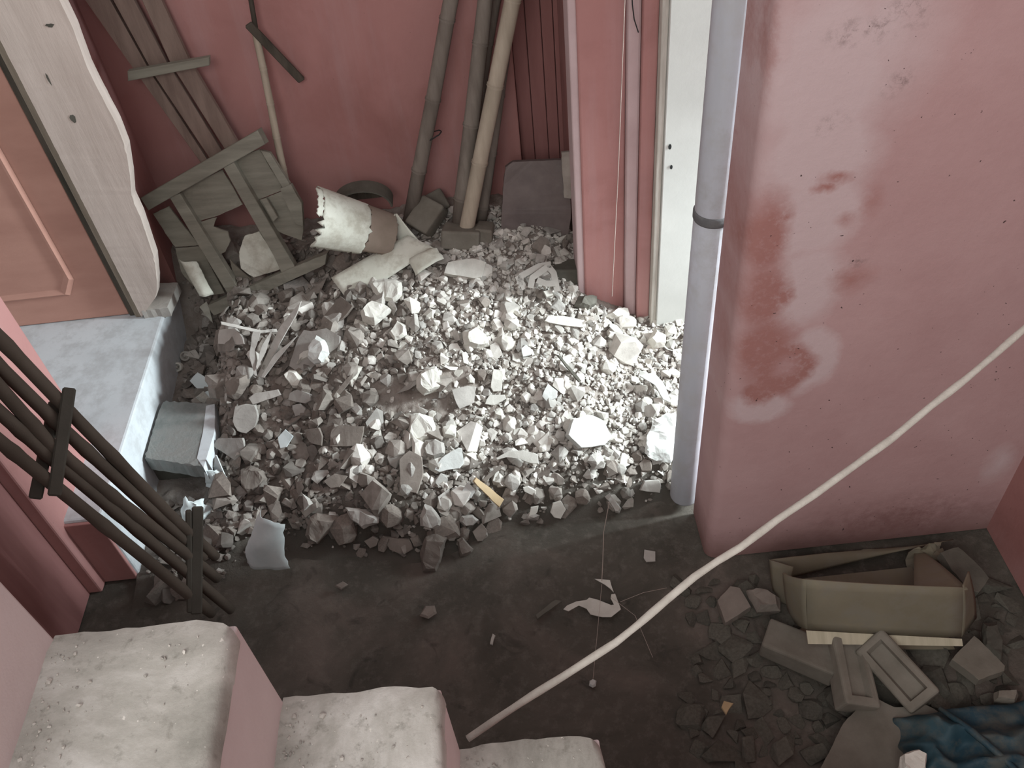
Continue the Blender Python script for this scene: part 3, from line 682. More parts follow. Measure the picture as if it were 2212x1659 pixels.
piece('wood_stick', cB((1085, 950), (1110, 960), (1270, 1150), (1250, 1160)), 'dark_debris', 'thin dark stick in the brightest rubble', 'stick', .008, 'plate', .035)
piece('curved_shard', cD((135, 480), (190, 390), (320, 310), (350, 315), (365, 430), (330, 470), (240, 480), (175, 500)), 'plaster_white', 'pale fan-shaped shard with one curved side', 'tile', .008, 'plate', .04, (0, -.3))
piece('tile_shard', cD((310, 715), (390, 575), (460, 640), (420, 700)), 'plaster_white', 'white tile shard beside the tan card strip', 'tile', .008, 'plate', .04, (-.2, -.2))
piece('card_strip', cD((440, 570), (460, 540), (540, 600), (675, 710), (640, 770), (560, 690)), 'tan_card', 'tan folded card strip at the front of the heap', 'card', .01, 'plate', .045, (.3, -.2))
piece('rough_stone', cD((20, 850), (60, 755), (120, 770), (190, 870), (185, 920), (130, 950), (30, 920)), 'plaster_grey', 'rough grey stone at the front left of the tan card strip', 'stone', .04, 'stone', .04)
piece('oval_stone', cD((325, 880), (350, 840), (440, 835), (480, 870), (440, 910), (370, 920)), 'plaster_grey', 'small oval stone right of the rough grey stone', 'stone', .03, 'stone', .03)
piece('tile_shard', cD((190, 950), (330, 870), (335, 960), (290, 1030), (250, 1030)), 'plaster_brown', 'brown pentagonal shard at the front edge of the heap', 'tile', .015, 'plate', .025)
piece('tile_shard', cD((430, 960), (500, 895), (545, 950), (510, 1030), (470, 1035)), 'plaster_brown', 'brown diamond-shaped shard at the front edge of the heap', 'tile', .015, 'plate', .02)
piece('rough_stone', cD((310, 1020), (350, 1000), (440, 1090), (430, 1120), (340, 1155)), 'plaster_brown', 'brown three-sided stone lying out on the floor before the heap', 'stone', .03, 'stone', .025)
piece('brick_piece', cD((70, 1000), (150, 980), (235, 1010), (200, 1130), (150, 1280), (50, 1280), (20, 1120)), 'plaster_brown', 'largest brown brick piece jutting out from the heap', 'brick', .05, 'stone', .035)
piece('tile_shard', cD((1725, 640), (1760, 570), (1870, 560), (1885, 600), (1875, 660)), 'plaster_grey', 'grey four-sided tile near the foot of the drain pipe', 'tile', .018, 'plate', .03)
piece('stone_bar', cD((1450, 690), (1490, 660), (1580, 780), (1560, 820), (1530, 810)), 'plaster_grey', 'short stone bar at the front edge near the pipe', 'stone', .03, 'stone', .03)
piece('tile_shard', cD((1030, 810), (1050, 740), (1110, 720), (1150, 790), (1110, 860), (1060, 850)), 'plaster_pale', 'pale hexagonal shard at the front edge of the bright side', 'tile', .015, 'plate', .03)
piece('tile_shard', cD((860, 850), (880, 770), (940, 760), (930, 810), (890, 855)), 'plaster_pale', 'small pale shard left of the hexagonal one', 'tile', .012, 'plate', .025)
piece('curved_tile', cD((610, 390), (700, 340), (830, 330), (930, 360), (940, 435), (870, 430), (790, 390), (690, 380), (620, 405)), 'plaster_pale', 'arched strip of pale tile above the tan card strip', 'tile', .015, 'plate', .05)
piece('wood_stick', cD((500, 560), (640, 440), (660, 460), (530, 580)), 'plaster_brown', 'short brown stick left under the arched tile strip', 'stick', .01, 'plate', .045)
piece('plaster_shard', cD((820, 620), (860, 610), (920, 640), (920, 690), (830, 650)), 'plaster_pale', 'oblong pale shard in the fine crumbs', 'plaster', .015, 'plate', .03)
piece('brick_piece', cC((1040, 1050), (1090, 900), (1150, 870), (1330, 900), (1290, 980), (1150, 1120), (1080, 1090)), 'plaster_brown', 'brown brick piece right of the standing curved sheet', 'brick', .05, 'stone', .04, (.2, -.2))
piece('flat_stone', cC((1370, 820), (1500, 830), (1650, 900), (1640, 950), (1520, 990), (1420, 920)), 'plaster_grey', 'grey stone with a lit top at the front of the heap', 'stone', .03, 'stone', .045)
piece('lumpy_bag', cC((520, 500), (600, 470), (700, 510), (740, 580), (720, 680), (580, 720), (520, 640)), 'plaster_brown', 'dim lumpy bundle right of the white open flap', 'bag', .05, 'stone', .03)
piece('plaster_shard', cC((1010, 840), (1140, 775), (1150, 820), (1050, 900)), 'plaster_brown', 'brown wedge above the brick piece by the curved sheet', 'plaster', .02, 'plate', .03)
piece('tile_shard', cC((1200, 600), (1290, 540), (1400, 560), (1330, 650), (1260, 660)), 'plaster_brown', 'brown trapezoid shard in the dark front of the heap', 'tile', .015, 'plate', .035)
piece('tile_slab', cC((1820, 420), (1900, 350), (2000, 400), (2010, 560), (1960, 700), (1830, 660)), 'plaster_brown', 'broad brown slab below the round grey stone', 'tile', .02, 'plate', .035)
piece('plaster_shard', cC((1680, 1050), (1900, 1080), (1930, 1150), (1850, 1200), (1740, 1160)), 'plaster_brown', 'thin brown slab lying at the floor edge left of the largest brown brick piece', 'plaster', .015, 'plate', .02)
piece('plaster_shard', cC((1530, 1090), (1600, 1050), (1650, 1080), (1630, 1130), (1580, 1150)), 'plaster_brown', 'small brown shard on the floor left of the thin brown slab', 'plaster', .015, 'plate', .02)
# scraps lying on the open floor
piece('paper_scrap', cD((1130, 1555), (1160, 1525), (1230, 1495), (1310, 1485), (1330, 1465), (1390, 1480), (1500, 1525), (1522, 1520), (1495, 1470), (1500, 1440), (1530, 1435), (1575, 1555), (1500, 1615), (1430, 1615), (1340, 1595), (1310, 1550), (1250, 1525), (1170, 1570)), 'plaster_pale', 'pale swan-shaped scrap on the dark floor', 'paper', .002, 'plate', .004, z=.008, jag=0)
piece('paper_scrap', cD((1370, 1320), (1430, 1325), (1490, 1330), (1500, 1370), (1520, 1425), (1490, 1395), (1450, 1365)), 'plaster_pale', 'small pale torn scrap above the swan-shaped one', 'paper', .002, 'plate', .004, z=.008, jag=0)
piece('paper_scrap', cD((1750, 1160), (1755, 1095), (1840, 1110), (1840, 1185), (1770, 1190)), 'plaster_grey', 'small square scrap on the floor near the wall corner', 'paper', .002, 'plate', .004, z=.008, jag=0)
piece('wood_stick', cD((915, 1600), (1070, 1480), (1120, 1490), (930, 1630)), 'dark_debris', 'dark stick lying on the floor left of the swan-shaped scrap', 'stick', .008, 'plate', .006, z=.008)
piece('pebble', [(1272, 1480), (1273, 1470), (1280, 1466), (1288, 1470), (1287, 1480), (1280, 1484)], 'plaster_white', 'single white pebble on the floor below the rope', 'pebble', .01, 'stone', .008, z=.01)
piece('floor_chip', [(905, 1330), (918, 1308), (938, 1306), (944, 1325), (925, 1337)], 'plaster_brown', 'brown chip on the floor in front of the heap', 'chip', .01, 'stone', .006, z=.01)
piece('floor_chip', [(722, 1265), (740, 1255), (752, 1262), (735, 1272)], 'plaster_brown', 'leftmost small chip on the open floor', 'chip', .008, 'stone', .005, z=.01)
piece('floor_chip', [(1058, 1390), (1064, 1368), (1070, 1372), (1064, 1392)], 'plaster_pale', 'tiny pale sliver on the floor between heap and stairs', 'chip', .006, 'plate', .005, z=.01)
piece('wood_chip', cE((315, 1240), (330, 1200), (390, 1215), (345, 1285)), 'tan_card', 'small orange tan chip on the dark debris', 'chip', .008, 'plate', .02, z=.02)

# white sheets and flaps near the left
tag(obj('curved_sheet', sheet([Z(*q, z) for q, z in zip(cC((690, 840), (900, 950), (930, 1310), (575, 1275)), (.20, .19, .03, .03))], 12, 12, .03, .02, .002, .03, .04, .03, .02, .008, seed=3), 'paper_blue', smooth=True), 'white curved plastic sheet standing at the front edge of the heap', 'sheet')
tag(obj('open_flap', sheet([Z(*q, z) for q, z in zip(cC((225, 515), (330, 505), (490, 640), (240, 645)), (.16, .15, .10, .08))], 8, 6, .01, .0, .003, crumple=.008, seed=8), 'paper_blue'), 'white open flap in front of the broken step', 'paper')
tag(obj('pointed_flap', sheet([Z(*q, z) for q, z in zip(cC((318, 390), (330, 395), (400, 560), (310, 520)), (.20, .20, .13, .12))], 5, 6, 0, 0, .003, seed=8), 'paper_blue'), 'pointed white flap rising above the open flap', 'paper')
tag(obj('white_cloth', sheet([Z(*q, z) for q, z in zip(cC((80, 730), (240, 760), (320, 860), (40, 950)), (.12, .10, .06, .05))], 12, 10, .02, .01, .003, .05, .05, .05, .05, .015, seed=12), 'paper_blue', smooth=True), 'white cloth scrap behind the lower batten of the bamboo ladder', 'cloth')

# small cylindrical fittings beside the landing
for q, l, r_ in (((386, 802), 'small open white ring fitting beside the landing', .017), ((403, 778), 'small grey cup fitting beside the landing, behind the white ring', .018)):
    p = pm(*q)+Vector((0, 0, .02)); ax = Vector((.1, -.7, .6)).normalized()
    h = empty('tube_fitting', p); tag(h, l, 'fitting')
    bm = bmesh.new(); prof = [(r_, -.03), (r_, 0), (r_*.7, .002), (r_*.66, -.012), (.001, -.012)]; n = 20
    s_ = ax.orthogonal().normalized(); t_ = ax.cross(s_); rings = [[bm.verts.new(p+ax*z_+(s_*math.cos(6.2832*k/n)+t_*math.sin(6.2832*k/n))*rr) for k in range(n)] for rr, z_ in prof]
    for a, b_ in zip(rings, rings[1:]):
        for k in range(n): bm.faces.new((a[k], a[(k+1) % n], b_[(k+1) % n], b_[k]))
    child('tube', bm, 'plaster_pale' if r_ < .0175 else 'plaster_grey', h, True)
    bm = bmesh.new(); tube(bm, [p+ax*-.010, p+ax*.004], r_*.3, 10); child('core', bm, 'plaster_grey', h, True)

# ---- bamboo ladder at left ---------------------------------------------------
def ldep(x): return 1/((1-x/470)/1.86+x/470/2.50)
lad = empty('bamboo_ladder', Z(455, 1310, 0)); tag(lad, 'dark bamboo ladder leaning over the white landing at left', 'ladder')
rods = [[(-60, 668), (165, 905), (380, 1125), (466, 1203)], [(-60, 735), (140, 930), (330, 1105), (440, 1208)], [(-60, 770), (110, 962), (260, 1085), (470, 1250)], [(-60, 838), (100, 980), (300, 1148), (500, 1318)], [(-60, 905), (100, 1035), (300, 1196), (458, 1326)]]
for k, r_ in enumerate(rods):
    pts = []; rad = []
    for (a, b_), nx_ in zip(zip(r_, r_[1:]), (9, 8, 6)):
        for i in range(nx_):
            t = i/nx_; x = a[0]+(b_[0]-a[0])*t; y = a[1]+(b_[1]-a[1])*t
            pts.append(D(x, y, ldep(x)+(.012 if k % 2 else 0))); rad.append(.0148*(1.13 if (i+k) % 6 == 3 else 1))
    pts.append(D(*r_[-1], ldep(r_[-1][0]))); rad.append(.014)
    bm = bmesh.new(); tube(bm, pts, rad, 12); child('bamboo_rod', bm, 'ladder_bamboo', lad, True)
def bat(a, b_, wpx, off, thk, name='cross_batten'):
    p, q = D(*a, ldep(a[0])+off), D(*b_, ldep(b_[0])+off)
    wd = wpx*depth(p)/F; bm = bmesh.new(); beam(bm, p, q, wd, thk, (CAM-p).normalized(), .004); child(name, bm, 'ladder_batten', lad)
bat((150, 838), (117, 1072), 27, -.024, .018); bat((120, 868), (76, 1078), 27, .036, .018)
bat((427, 1094), (424, 1326), 24, -.024, .018); bat((407, 1102), (410, 1322), 13, .0, .03)

# ---- slatted boards leaning on the back wall, top left -----------------------
sb = empty('board_bundle', Yp(450, 310, 2.74)); tag(sb, 'bundle of long grey brown boards with a cross batten leaning in the back corner', 'boards')
def slat(pts, mat, yt, yb_, t, name, par, n=(0, -1, .05)):
    q = [Yp(x, y, yt+(yb_-yt)*max(-.2, min(1, y/360))) for x, y in pts]
    bm = bmesh.new(); plate(bm, q, n, t, .002); return child(name, bm, mat, par)
slat([(6, -250), (97, -250), (330, 165), (458, 362), (438, 358), (300, 165)], 'board_wood', 2.77, 2.70, .018, 'board', sb)
slat([(106, -250), (157, -250), (362, 138), (487, 340), (463, 358), (334, 163)], 'board_wood', 2.765, 2.70, .018, 'board', sb)
slat([(193, -250), (232, -250), (408, 128), (523, 325), (493, 335), (368, 137)], 'board_wood', 2.77, 2.70, .018, 'board', sb)
slat([(275, 155), (452, 124), (452, 142), (276, 176)], 'dusty_wood', 2.73, 2.66, .02, 'cross_batten', sb)

# ---- stick with a dark blade -------------------------------------------------
bs = empty('pick_tool', Yp(615, 395, 2.66)); tag(bs, 'thin pole with a dark crossed blade leaning on the back wall', 'tool')
bm = bmesh.new(); bamboo(bm, Yp(548, 50, 2.76), Yp(622, 415, 2.66), .0115, .0125, 5, 10, .001); child('handle', bm, 'bamboo_pale', bs, True)
bm = bmesh.new(); beam(bm, Yp(536, 52, 2.735), Yp(652, 174, 2.775), .026, .014, Vector((0, -1, 0)), .003); child('blade', bm, 'frame_dark', bs)
bm = bmesh.new(); tube(bm, [Yp(512, -180, 2.785), Yp(552, 60, 2.745)], .008, 8); child('upper_rod', bm, 'frame_dark', bs, True)

# ---- wooden lattice frame ----------------------------------------------------
PB1 = D(455, 668, depth(pm(455, 668))-.11); PB2 = D(702, 556, depth(pm(702, 556))-.10); PT1 = Yp(310, 432, PB1.y+.14)
fn = (PB2-PB1).cross(PT1-PB1).normalized()
if fn.dot(CAM-PB1) < 0: fn = -fn
fr = empty('lattice_frame', PB1); tag(fr, 'broken grey wooden frame with two uprights and torn backing leaning on the rubble', 'frame')
def fpl(pts, off, t, mat, name, jag=0):
    q = [onplane(x, y, PB1+fn*off, fn) for x, y in pts]
    if (q[1]-q[0]).cross(q[2]-q[1]).dot(fn) < 0: q = q[::-1]
    bm = bmesh.new(); plate(bm, q, fn, t, .002, jag); return child(name, bm, mat, fr)
fpl([(303, 428), (556, 281), (572, 312), (320, 455)], .02, .045, 'dusty_wood', 'rail')
fpl([(448, 660), (640, 575), (706, 548), (702, 572), (462, 682)], .02, .045, 'dusty_wood', 'rail', .001)
fpl([(364, 424), (388, 418), (516, 625), (492, 636)], .012, .03, 'dusty_wood', 'upright')
fpl([(482, 362), (504, 350), (640, 582), (608, 590), (590, 550)], .016, .035, 'dusty_wood', 'upright')
fpl([(562, 325), (582, 330), (628, 402), (612, 410)], .008, .02, 'dusty_wood', 'upright')
fpl([(604, 408), (628, 398), (652, 440), (655, 490), (640, 486)], .014, .02, 'dusty_wood', 'broken_upright', .001)
fpl([(563, 432), (575, 428), (600, 470), (590, 480)], .012, .012, 'dusty_wood', 'splinter')
fpl([(330, 462), (364, 446), (430, 530), (378, 534)], -.012, .008, 'dusty_wood', 'backing_panel', .001)
fpl([(378, 536), (432, 532), (486, 634), (440, 640), (392, 590)], -.014, .008, 'dusty_wood', 'backing_panel', .001)
fpl([(382, 416), (480, 366), (524, 442), (470, 466), (430, 478)], -.012, .008, 'dusty_wood', 'backing_panel', .002)
fpl([(500, 346), (560, 322), (612, 410), (556, 432)], -.012, .008, 'dusty_wood', 'backing_panel', .001)
fpl([(556, 434), (612, 412), (655, 490), (652, 520), (600, 500)], -.014, .008, 'dusty_wood', 'backing_panel', .002)
fpl([(430, 480), (468, 470), (460, 490), (492, 500), (498, 520), (486, 545), (470, 552)], -.010, .008, 'dusty_wood', 'torn_panel', .003)
fpl([(516, 545), (528, 510), (560, 500), (600, 560), (606, 582), (548, 600), (520, 580)], -.008, .008, 'sheet_cream', 'torn_panel', .003)
fpl([(496, 560), (520, 585), (545, 604), (520, 618), (505, 600)], -.02, .008, 'dusty_wood', 'torn_panel', .002)
tag(obj('curved_shell', sheet([onplane(*q, PB1+fn*z, fn) for q, z in (((386, 560), .02), ((424, 566), .03), ((462, 636), .05), ((430, 640), .05))], 6, 12, .02, .0, .004, .02, .05, crumple=.004, seed=4), 'sheet_cream', smooth=True), 'cream curved shell sticking out below the left end of the wooden frame', 'shell')

# ---- broken cream bucket -----------------------------------------------------
bk = empty('broken_bucket', pm(740, 545)); tag(bk, 'broken cream bucket lying on its side with cracked rim', 'bucket')
A0, A1 = Yp(672, 470, 2.46), Yp(815, 505, 2.52); ra, rb = .105, .085
ax = (A1-A0).normalized(); u_ = (Vector((0, 0, 1))-ax*ax.z).normalized(); v_ = ax.cross(u_)
if v_.y > 0: v_ = -v_
def shell(a0, a1, t0, t1, nu=22, nv=22, jag=0, thick=.004, seed=0, f=1):
    bm = bmesh.new(); top, bot = [], []
    for j_ in range(nv+1):
        r1, r2 = [], []
        for i in range(nu+1):
            t = t0+(t1-t0)*i/nu
            if i == 0: t += jag*noise.noise(Vector((j_*.9, seed, 1)))
            if i == nu: t += .6*jag*noise.noise(Vector((j_*.8, seed, 6)))
            a = a0+(a1-a0)*j_/nv
            if j_ in (0, nv): a += jag*2*noise.noise(Vector((i*.8, seed, 3)))
            rr = (ra+(rb-ra)*t)*f; c_ = A0.lerp(A1, t); d_ = u_*math.cos(a)+v_*math.sin(a)
            r1.append(bm.verts.new(c_+d_*rr)); r2.append(bm.verts.new(c_+d_*(rr-thick)))
        top.append(r1); bot.append(r2)
    for j_ in range(nv):
        for i in range(nu):
            bm.faces.new((top[j_][i], top[j_][i+1], top[j_+1][i+1], top[j_+1][i])); bm.faces.new((bot[j_][i], bot[j_+1][i], bot[j_+1][i+1], bot[j_][i+1]))
    edge = [(0, i) for i in range(nu)]+[(j_, nu) for j_ in range(nv)]+[(nv, i) for i in range(nu, 0, -1)]+[(j_, 0) for j_ in range(nv, 0, -1)]
    for a, b_ in zip(edge, edge[1:]+edge[:1]): bm.faces.new((top[a[0]][a[1]], top[b_[0]][b_[1]], bot[b_[0]][b_[1]], bot[a[0]][a[1]]))
    return bm
child('wall', shell(-.55, 2.2, .0, .72, jag=.10, seed=2), 'sheet_cream', bk, True)
child('wall_section', shell(-.35, 2.0, .72, 1.15, jag=.05, seed=5, f=.985), 'sheet_inner', bk, True, 'brown dirty section')
child('rim_fragment', shell(.0, 1.0, -.09, -.01, 6, 16, jag=.05, seed=9, f=1.02), 'sheet_cream', bk, True)
# dark half shell behind
q = Yp(785, 440, 2.66)
bm = bmesh.new(); N = 20; rows = []
for k in range(N+1):
    a = math.pi*k/N
    rows.append([bm.verts.new(q+Vector((-math.cos(a)*.105*s_, dy, math.sin(a)*.075*s_))) for s_, dy in ((1, -.04), (1, .03), (.94, .03), (.94, -.04))])
for a, b_ in zip(rows, rows[1:]):
    for k in range(4): bm.faces.new((a[k], a[(k+1) % 4], b_[(k+1) % 4], b_[k]))
bm.faces.new(rows[0]); bm.faces.new(rows[-1][::-1])
bm2 = obj('half_shell', bm, 'dark_debris', smooth=False); b2 = bmesh.new(); plate(b2, [q+Vector((-math.cos(math.pi*k/14)*.099, .028, math.sin(math.pi*k/14)*.07)) for k in range(15)], (0, -1, 0), .006, 0); child('shell_back', b2, 'frame_dark', bm2)
tag(bm2, 'dark arched shell behind the broken cream bucket', 'shell')
# folded pale sheet
fs = empty('folded_sheet', pm(800, 620)); tag(fs, 'long pale sheet with a folded peak resting on the heap', 'sheet')
pA = pm(740, 640)+Vector((0, -.01, .05))
co = [Yp(715, 600, pA.y+.05), Yp(880, 508, pA.y+.16), Yp(938, 536, pA.y+.09), Yp(756, 656, pA.y-.02)]
child('long_strip', sheet(co, 18, 8, .006, .006, .003, seed=2), 'sheet_cream', fs, True)
k1 = onplane(855, 462, co[1]+Vector((0, .02, 0)), Vector((0, -1, .3))); k2 = onplane(905, 520, co[1]+Vector((0, .0, 0)), Vector((0, -1, .3))); k3 = onplane(860, 535, co[1]+Vector((0, .03, 0)), Vector((0, -1, .3)))
child('fold', sheet([k1, k1+Vector((.004, 0, 0)), k2, k3], 6, 8, 0, .006, .003), 'sheet_cream', fs, True)
k4 = onplane(818, 545, co[0]+Vector((.1, .05, 0)), Vector((0, -1, .3))); k5 = onplane(828, 552, co[0]+Vector((.1, .05, 0)), Vector((0, -1, .3)))
child('fold', sheet([k1+Vector((-.006, 0, 0)), k1, k5, k4], 4, 8, 0, .004, .003), 'sheet_cream', fs, True)
tag(obj('pale_flap', sheet([pm(*q)+Vector((0, -.01, z)) for q, z in (((890, 580), .05), ((950, 562), .06), ((962, 575), .04), ((900, 606), .03))], 8, 5, .01, 0, .003, crumple=.006, seed=6), 'sheet_cream', smooth=True), 'small pale flap right of the long folded sheet', 'sheet')

# ---- poles against the back wall ---------------------------------------------
def pole(a, b_, w0, w1, mat, label, y0=2.745, y1=2.60, nodes=5, extra=None):
    q = Yp(*b_, y1); p = Yp(*a, y1+(y0-y1)/1.55); w0 *= .97; p = q+(p-q)*1.55; e = empty('bamboo_pole', q); tag(e, label, 'pole')
    bm = bmesh.new(); bamboo(bm, p, q, w0*depth(Yp(*a, y0))/F/2, w1*depth(q)/F/2, nodes, 14, .002); child('culm', bm, mat, e, True)
    return e
e = pole((982, -40), (886, 478), 33, 30, 'bamboo_dark', 'leftmost grey pole leaning alone on the back wall', y1=2.66)
p = Yp(917, 293, 2.69); lp = [p+Vector((math.cos(a)*.034+.024, math.sin(a)*.022-.006, .012*math.cos(a)+rnd.uniform(-.002, .002))) for a in [k*6.2832/18 for k in range(19)]]
bm = bmesh.new(); tube(bm, lp, .0022, 6); child('wire_loop', bm, 'wire_black', e, True)
pole((1052, -40), (990, 505), 30, 34, 'bamboo_dark', 'dark split pole left in the cluster of three', y0=2.76, y1=2.58)
pole((1078, -40), (1022, 300), 22, 20, 'bamboo_dark', 'thin dark pole half hidden behind the pale one', y0=2.785, y1=2.73)
e = pole((1116, -40), (1006, 505), 36, 32, 'bamboo_pale', 'pale straight bamboo pole in front of the cluster', y0=2.70, y1=2.54)
pole((1092, 100), (1036, 495), 22, 27, 'bamboo_dark', 'short brown pole right behind the pale one', y0=2.76, y1=2.62)

# ---- stone slabs leaning right of the poles ----------------------------------
n = Vector((0, -1, .28)).normalized(); p0 = Yp(1150, 560, 2.50)
def sl(pts, p, n_, t, mat, nm, label, cat='slab', jag=.0015):
    q = [onplane(x, y, p, n_) for x, y in pts]
    if (q[1]-q[0]).cross(q[2]-q[1]).dot(n_) < 0: q = q[::-1]
    bm = bmesh.new(); plate(bm, q, n_, t, .002, jag); o = obj(nm, bm, mat); tag(o, label, cat); return o
s1 = sl([(1092, 362), (1108, 350), (1218, 345), (1230, 352), (1233, 470), (1222, 535), (1205, 558), (1112, 572), (1086, 545), (1083, 480), (1086, 420)], p0, n, .022, 'slab_stone', 'stone_slab', 'dark grey stone slab leaning between the poles and the pink pier')
sl([(1213, 330), (1230, 328), (1236, 400), (1234, 430), (1219, 428)], p0+n*.026, n, .018, 'slab_edge', 'slab_strip', 'narrow pale strip standing on the right edge of the stone slab', 'strip')
# broken plastic chair back behind the crest
pc = empty('plastic_grille', pm(1170, 620)); tag(pc, 'broken grey plastic lattice piece lying below the stone slab', 'plastic piece')
pq = pm(1165, 640)+Vector((0, .0, .06)); nq = Vector((0, -.75, .66))
for k, ln in enumerate((((1122, 615), (1126, 596), (1165, 575), (1190, 571)), ((1146, 622), (1150, 600), (1182, 577)), ((1183, 574), (1196, 590), (1204, 630)), ((1160, 605), (1180, 613), (1200, 612)), ((1118, 596), (1122, 604), (1134, 624)))):
    pts = [onplane(*q, pq+nq*.004*(k % 2), nq) for q in ln]; bm = bmesh.new()
    fin = []
    for a, b_ in zip(pts, pts[1:]): fin += [a.lerp(b_, i/5) for i in range(5)]
    fin.append(pts[-1])
    for v_ in (-1, 1): pass
    rws = []
    for i, p_ in enumerate(fin):
        d_ = (fin[min(i+1, len(fin)-1)]-fin[max(i-1, 0)]).normalized(); s_ = d_.cross(nq).normalized()
        rws.append([bm.verts.new(p_+s_*a_*.010+nq*b_*.004) for a_, b_ in ((-1, -1), (1, -1), (1, 1), (-1, 1))])
    for a_, b_ in zip(rws, rws[1:]):
        for i in range(4): bm.faces.new((a_[i], a_[(i+1) % 4], b_[(i+1) % 4], b_[i]))
    bm.faces.new(rws[0][::-1]); bm.faces.new(rws[-1]); child('strut', bm, 'plastic_grey', pc)

# ---- bricks ------------------------------------------------------------------
def brick(loc, rz, tx, ty, label, mat='dusty_brick', L=.188, W=.092, Hh=.062, frog=True, grp=None):
    bm = bmesh.new(); box(bm, -W/2, W/2, -L/2, L/2, -Hh/2, Hh/2)
    bmesh.ops.recalc_face_normals(bm, faces=bm.faces); bm.normal_update()
    top = [f for f in bm.faces if f.normal.z > .9 or f.calc_center_median().z > Hh/2-1e-4]
    if frog:
        bmesh.ops.inset_region(bm, faces=top, thickness=W*.31)
        r = bmesh.ops.inset_region(bm, faces=top, thickness=.006, depth=-.018)
    bmesh.ops.bevel(bm, geom=[e for e in bm.edges if e.calc_face_angle(0) > .8 and all(abs(abs(v.co.x)-W/2) < 1e-4 or abs(v.co.z+Hh/2) < 1e-4 or abs(abs(v.co.y)-L/2) < 1e-4 for v in e.verts)], offset=.008, segments=3, affect='EDGES', profile=.5)
    for v in bm.verts: v.co += noise.noise_vector(v.co*30+Vector(loc))*.004
    o = obj('brick', bm, mat); o.location = loc; o.rotation_euler = (tx, ty, rz); tag(o, label, 'brick'); return o
p = Z(1835, 1455, .05); brick((p.x, p.y, .055), math.radians(-6), .05, math.radians(18), 'frogged brick standing left of its twin below the cardboard box', 'dark_brick' if 'dark_brick' in M else 'dusty_brick')
p = Z(1937, 1452, .06); brick((p.x, p.y, .062), math.radians(24), .06, math.radians(-26), 'tilted frogged brick right of its twin below the cardboard box')
p = Z(1728, 1408, .04); brick((p.x, p.y, .04), math.radians(57), 0, math.radians(6), 'flat plain brick left of the two frogged bricks', frog=False)
p = pm(1000, 535); brick((p.x, p.y+.03, p.z+.025), math.radians(82), .1, .3, 'rounded brick at the foot of the pale bamboo pole', 'dusty_brick', .135, .10, .07, False)
p = pm(1050, 532); brick((p.x, p.y+.05, p.z+.02), math.radians(80), .1, .2, 'small brick end between the rounded brick and the stone slab', 'dusty_brick', .06, .08, .06, False)
p = pm(926, 500); brick((p.x, p.y+.02, p.z+.05), math.radians(-40), .55, .2, 'tilted square brick at the foot of the leftmost pole', 'dusty_brick', .12, .10, .06, False)
p = pm(948, 470); brick((p.x, p.y+.05, p.z+.03), math.radians(20), .6, -.3, 'small brick corner behind the tilted square brick', 'dusty_brick', .08, .07, .05, False)
p = pm(1225, 605); brick((p.x, p.y+.03, p.z+.01), math.radians(86), .05, .15, 'dim brick wedged between plastic lattice and pink pier', 'dark_debris', .12, .08, .06, False)

# ---- cardboard box at the stained wall ---------------------------------------
cb = empty('cardboard_box', Z(1900, 1330, 0)); tag(cb, 'crushed open cardboard box lying against the stained wall', 'box')
YF = 1.125
fl, fr_ = Yp(1741, 1253, YF), Yp(2081, 1270, YF-.045); bl_, br_ = Yp(1744, 1360, YF-.035), Yp(2077, 1377, YF-.08)
child('front_panel', sheet([fl, fr_, br_, bl_], 10, 6, .004, .003, .004, seed=1), 'cardboard', cb, True)
bk1, bk2 = Yp(1662, 1210, 1.33), Yp(1962, 1182, 1.37)
bf1, bf2 = Vector((bk1.x+.03, 1.30, .01)), Vector((fr_.x+.02, 1.30, .01))
child('back_panel', sheet([bk1, bk2, Vector((bk2.x+.12, 1.36, .03)), bf1], 12, 6, -.008, .004, .004, jagT=.05, seed=2), 'cardboard', cb, True)
child('bottom_panel', sheet([bf1, bf2, Vector((br_.x, br_.y, .012)), Vector((bl_.x, bl_.y, .012))], 6, 6, 0, 0, .004), 'cardboard', cb)
l1, l2 = Yp(1690, 1238, 1.22), Yp(1706, 1335, 1.20)
child('side_panel', sheet([l1, fl, bl_, l2], 6, 6, .006, .004, .004, seed=3), 'cardboard', cb, True)
child('side_flap', sheet([bk1, Yp(1712, 1226, 1.27), l2, Yp(1684, 1320, 1.26)], 6, 8, .0, .01, .004, seed=6), 'cardboard', cb, True)
child('inner_flap', sheet([Yp(1975, 1186, 1.36), Yp(1992, 1190, 1.34), fr_+Vector((.012, 0, -.005)), fr_+Vector((-.10, .02, -.05))], 6, 8, 0, .006, .004, seed=7), 'cardboard', cb, True)
child('corner_flap', sheet([fr_, fr_+Vector((.05, .06, -.03)), Yp(2110, 1335, 1.12), br_], 5, 6, 0, .004, .004, seed=9), 'cardboard', cb, True)
e0, e1_ = Yp(1742, 1362, YF-.038), Yp(2078, 1380, YF-.083)
child('bottom_flap', sheet([e0, e1_, e1_+Vector((0, -.014, -.012)), e0+Vector((0, -.026, -.022))], 10, 2, 0, 0, .004, seed=4), 'cardboard_edge', cb, label='pale corrugated edge')
tape = Yp(1975, 1190, 1.345)
child('torn_tape', sheet([tape+Vector((-.03, -.01, .03)), tape+Vector((.06, 0, .035)), tape+Vector((.07, -.02, .01)), tape+Vector((-.03, -.05, -.03))], 8, 4, .008, 0, .002, crumple=.02, seed=5), 'cardboard', cb)

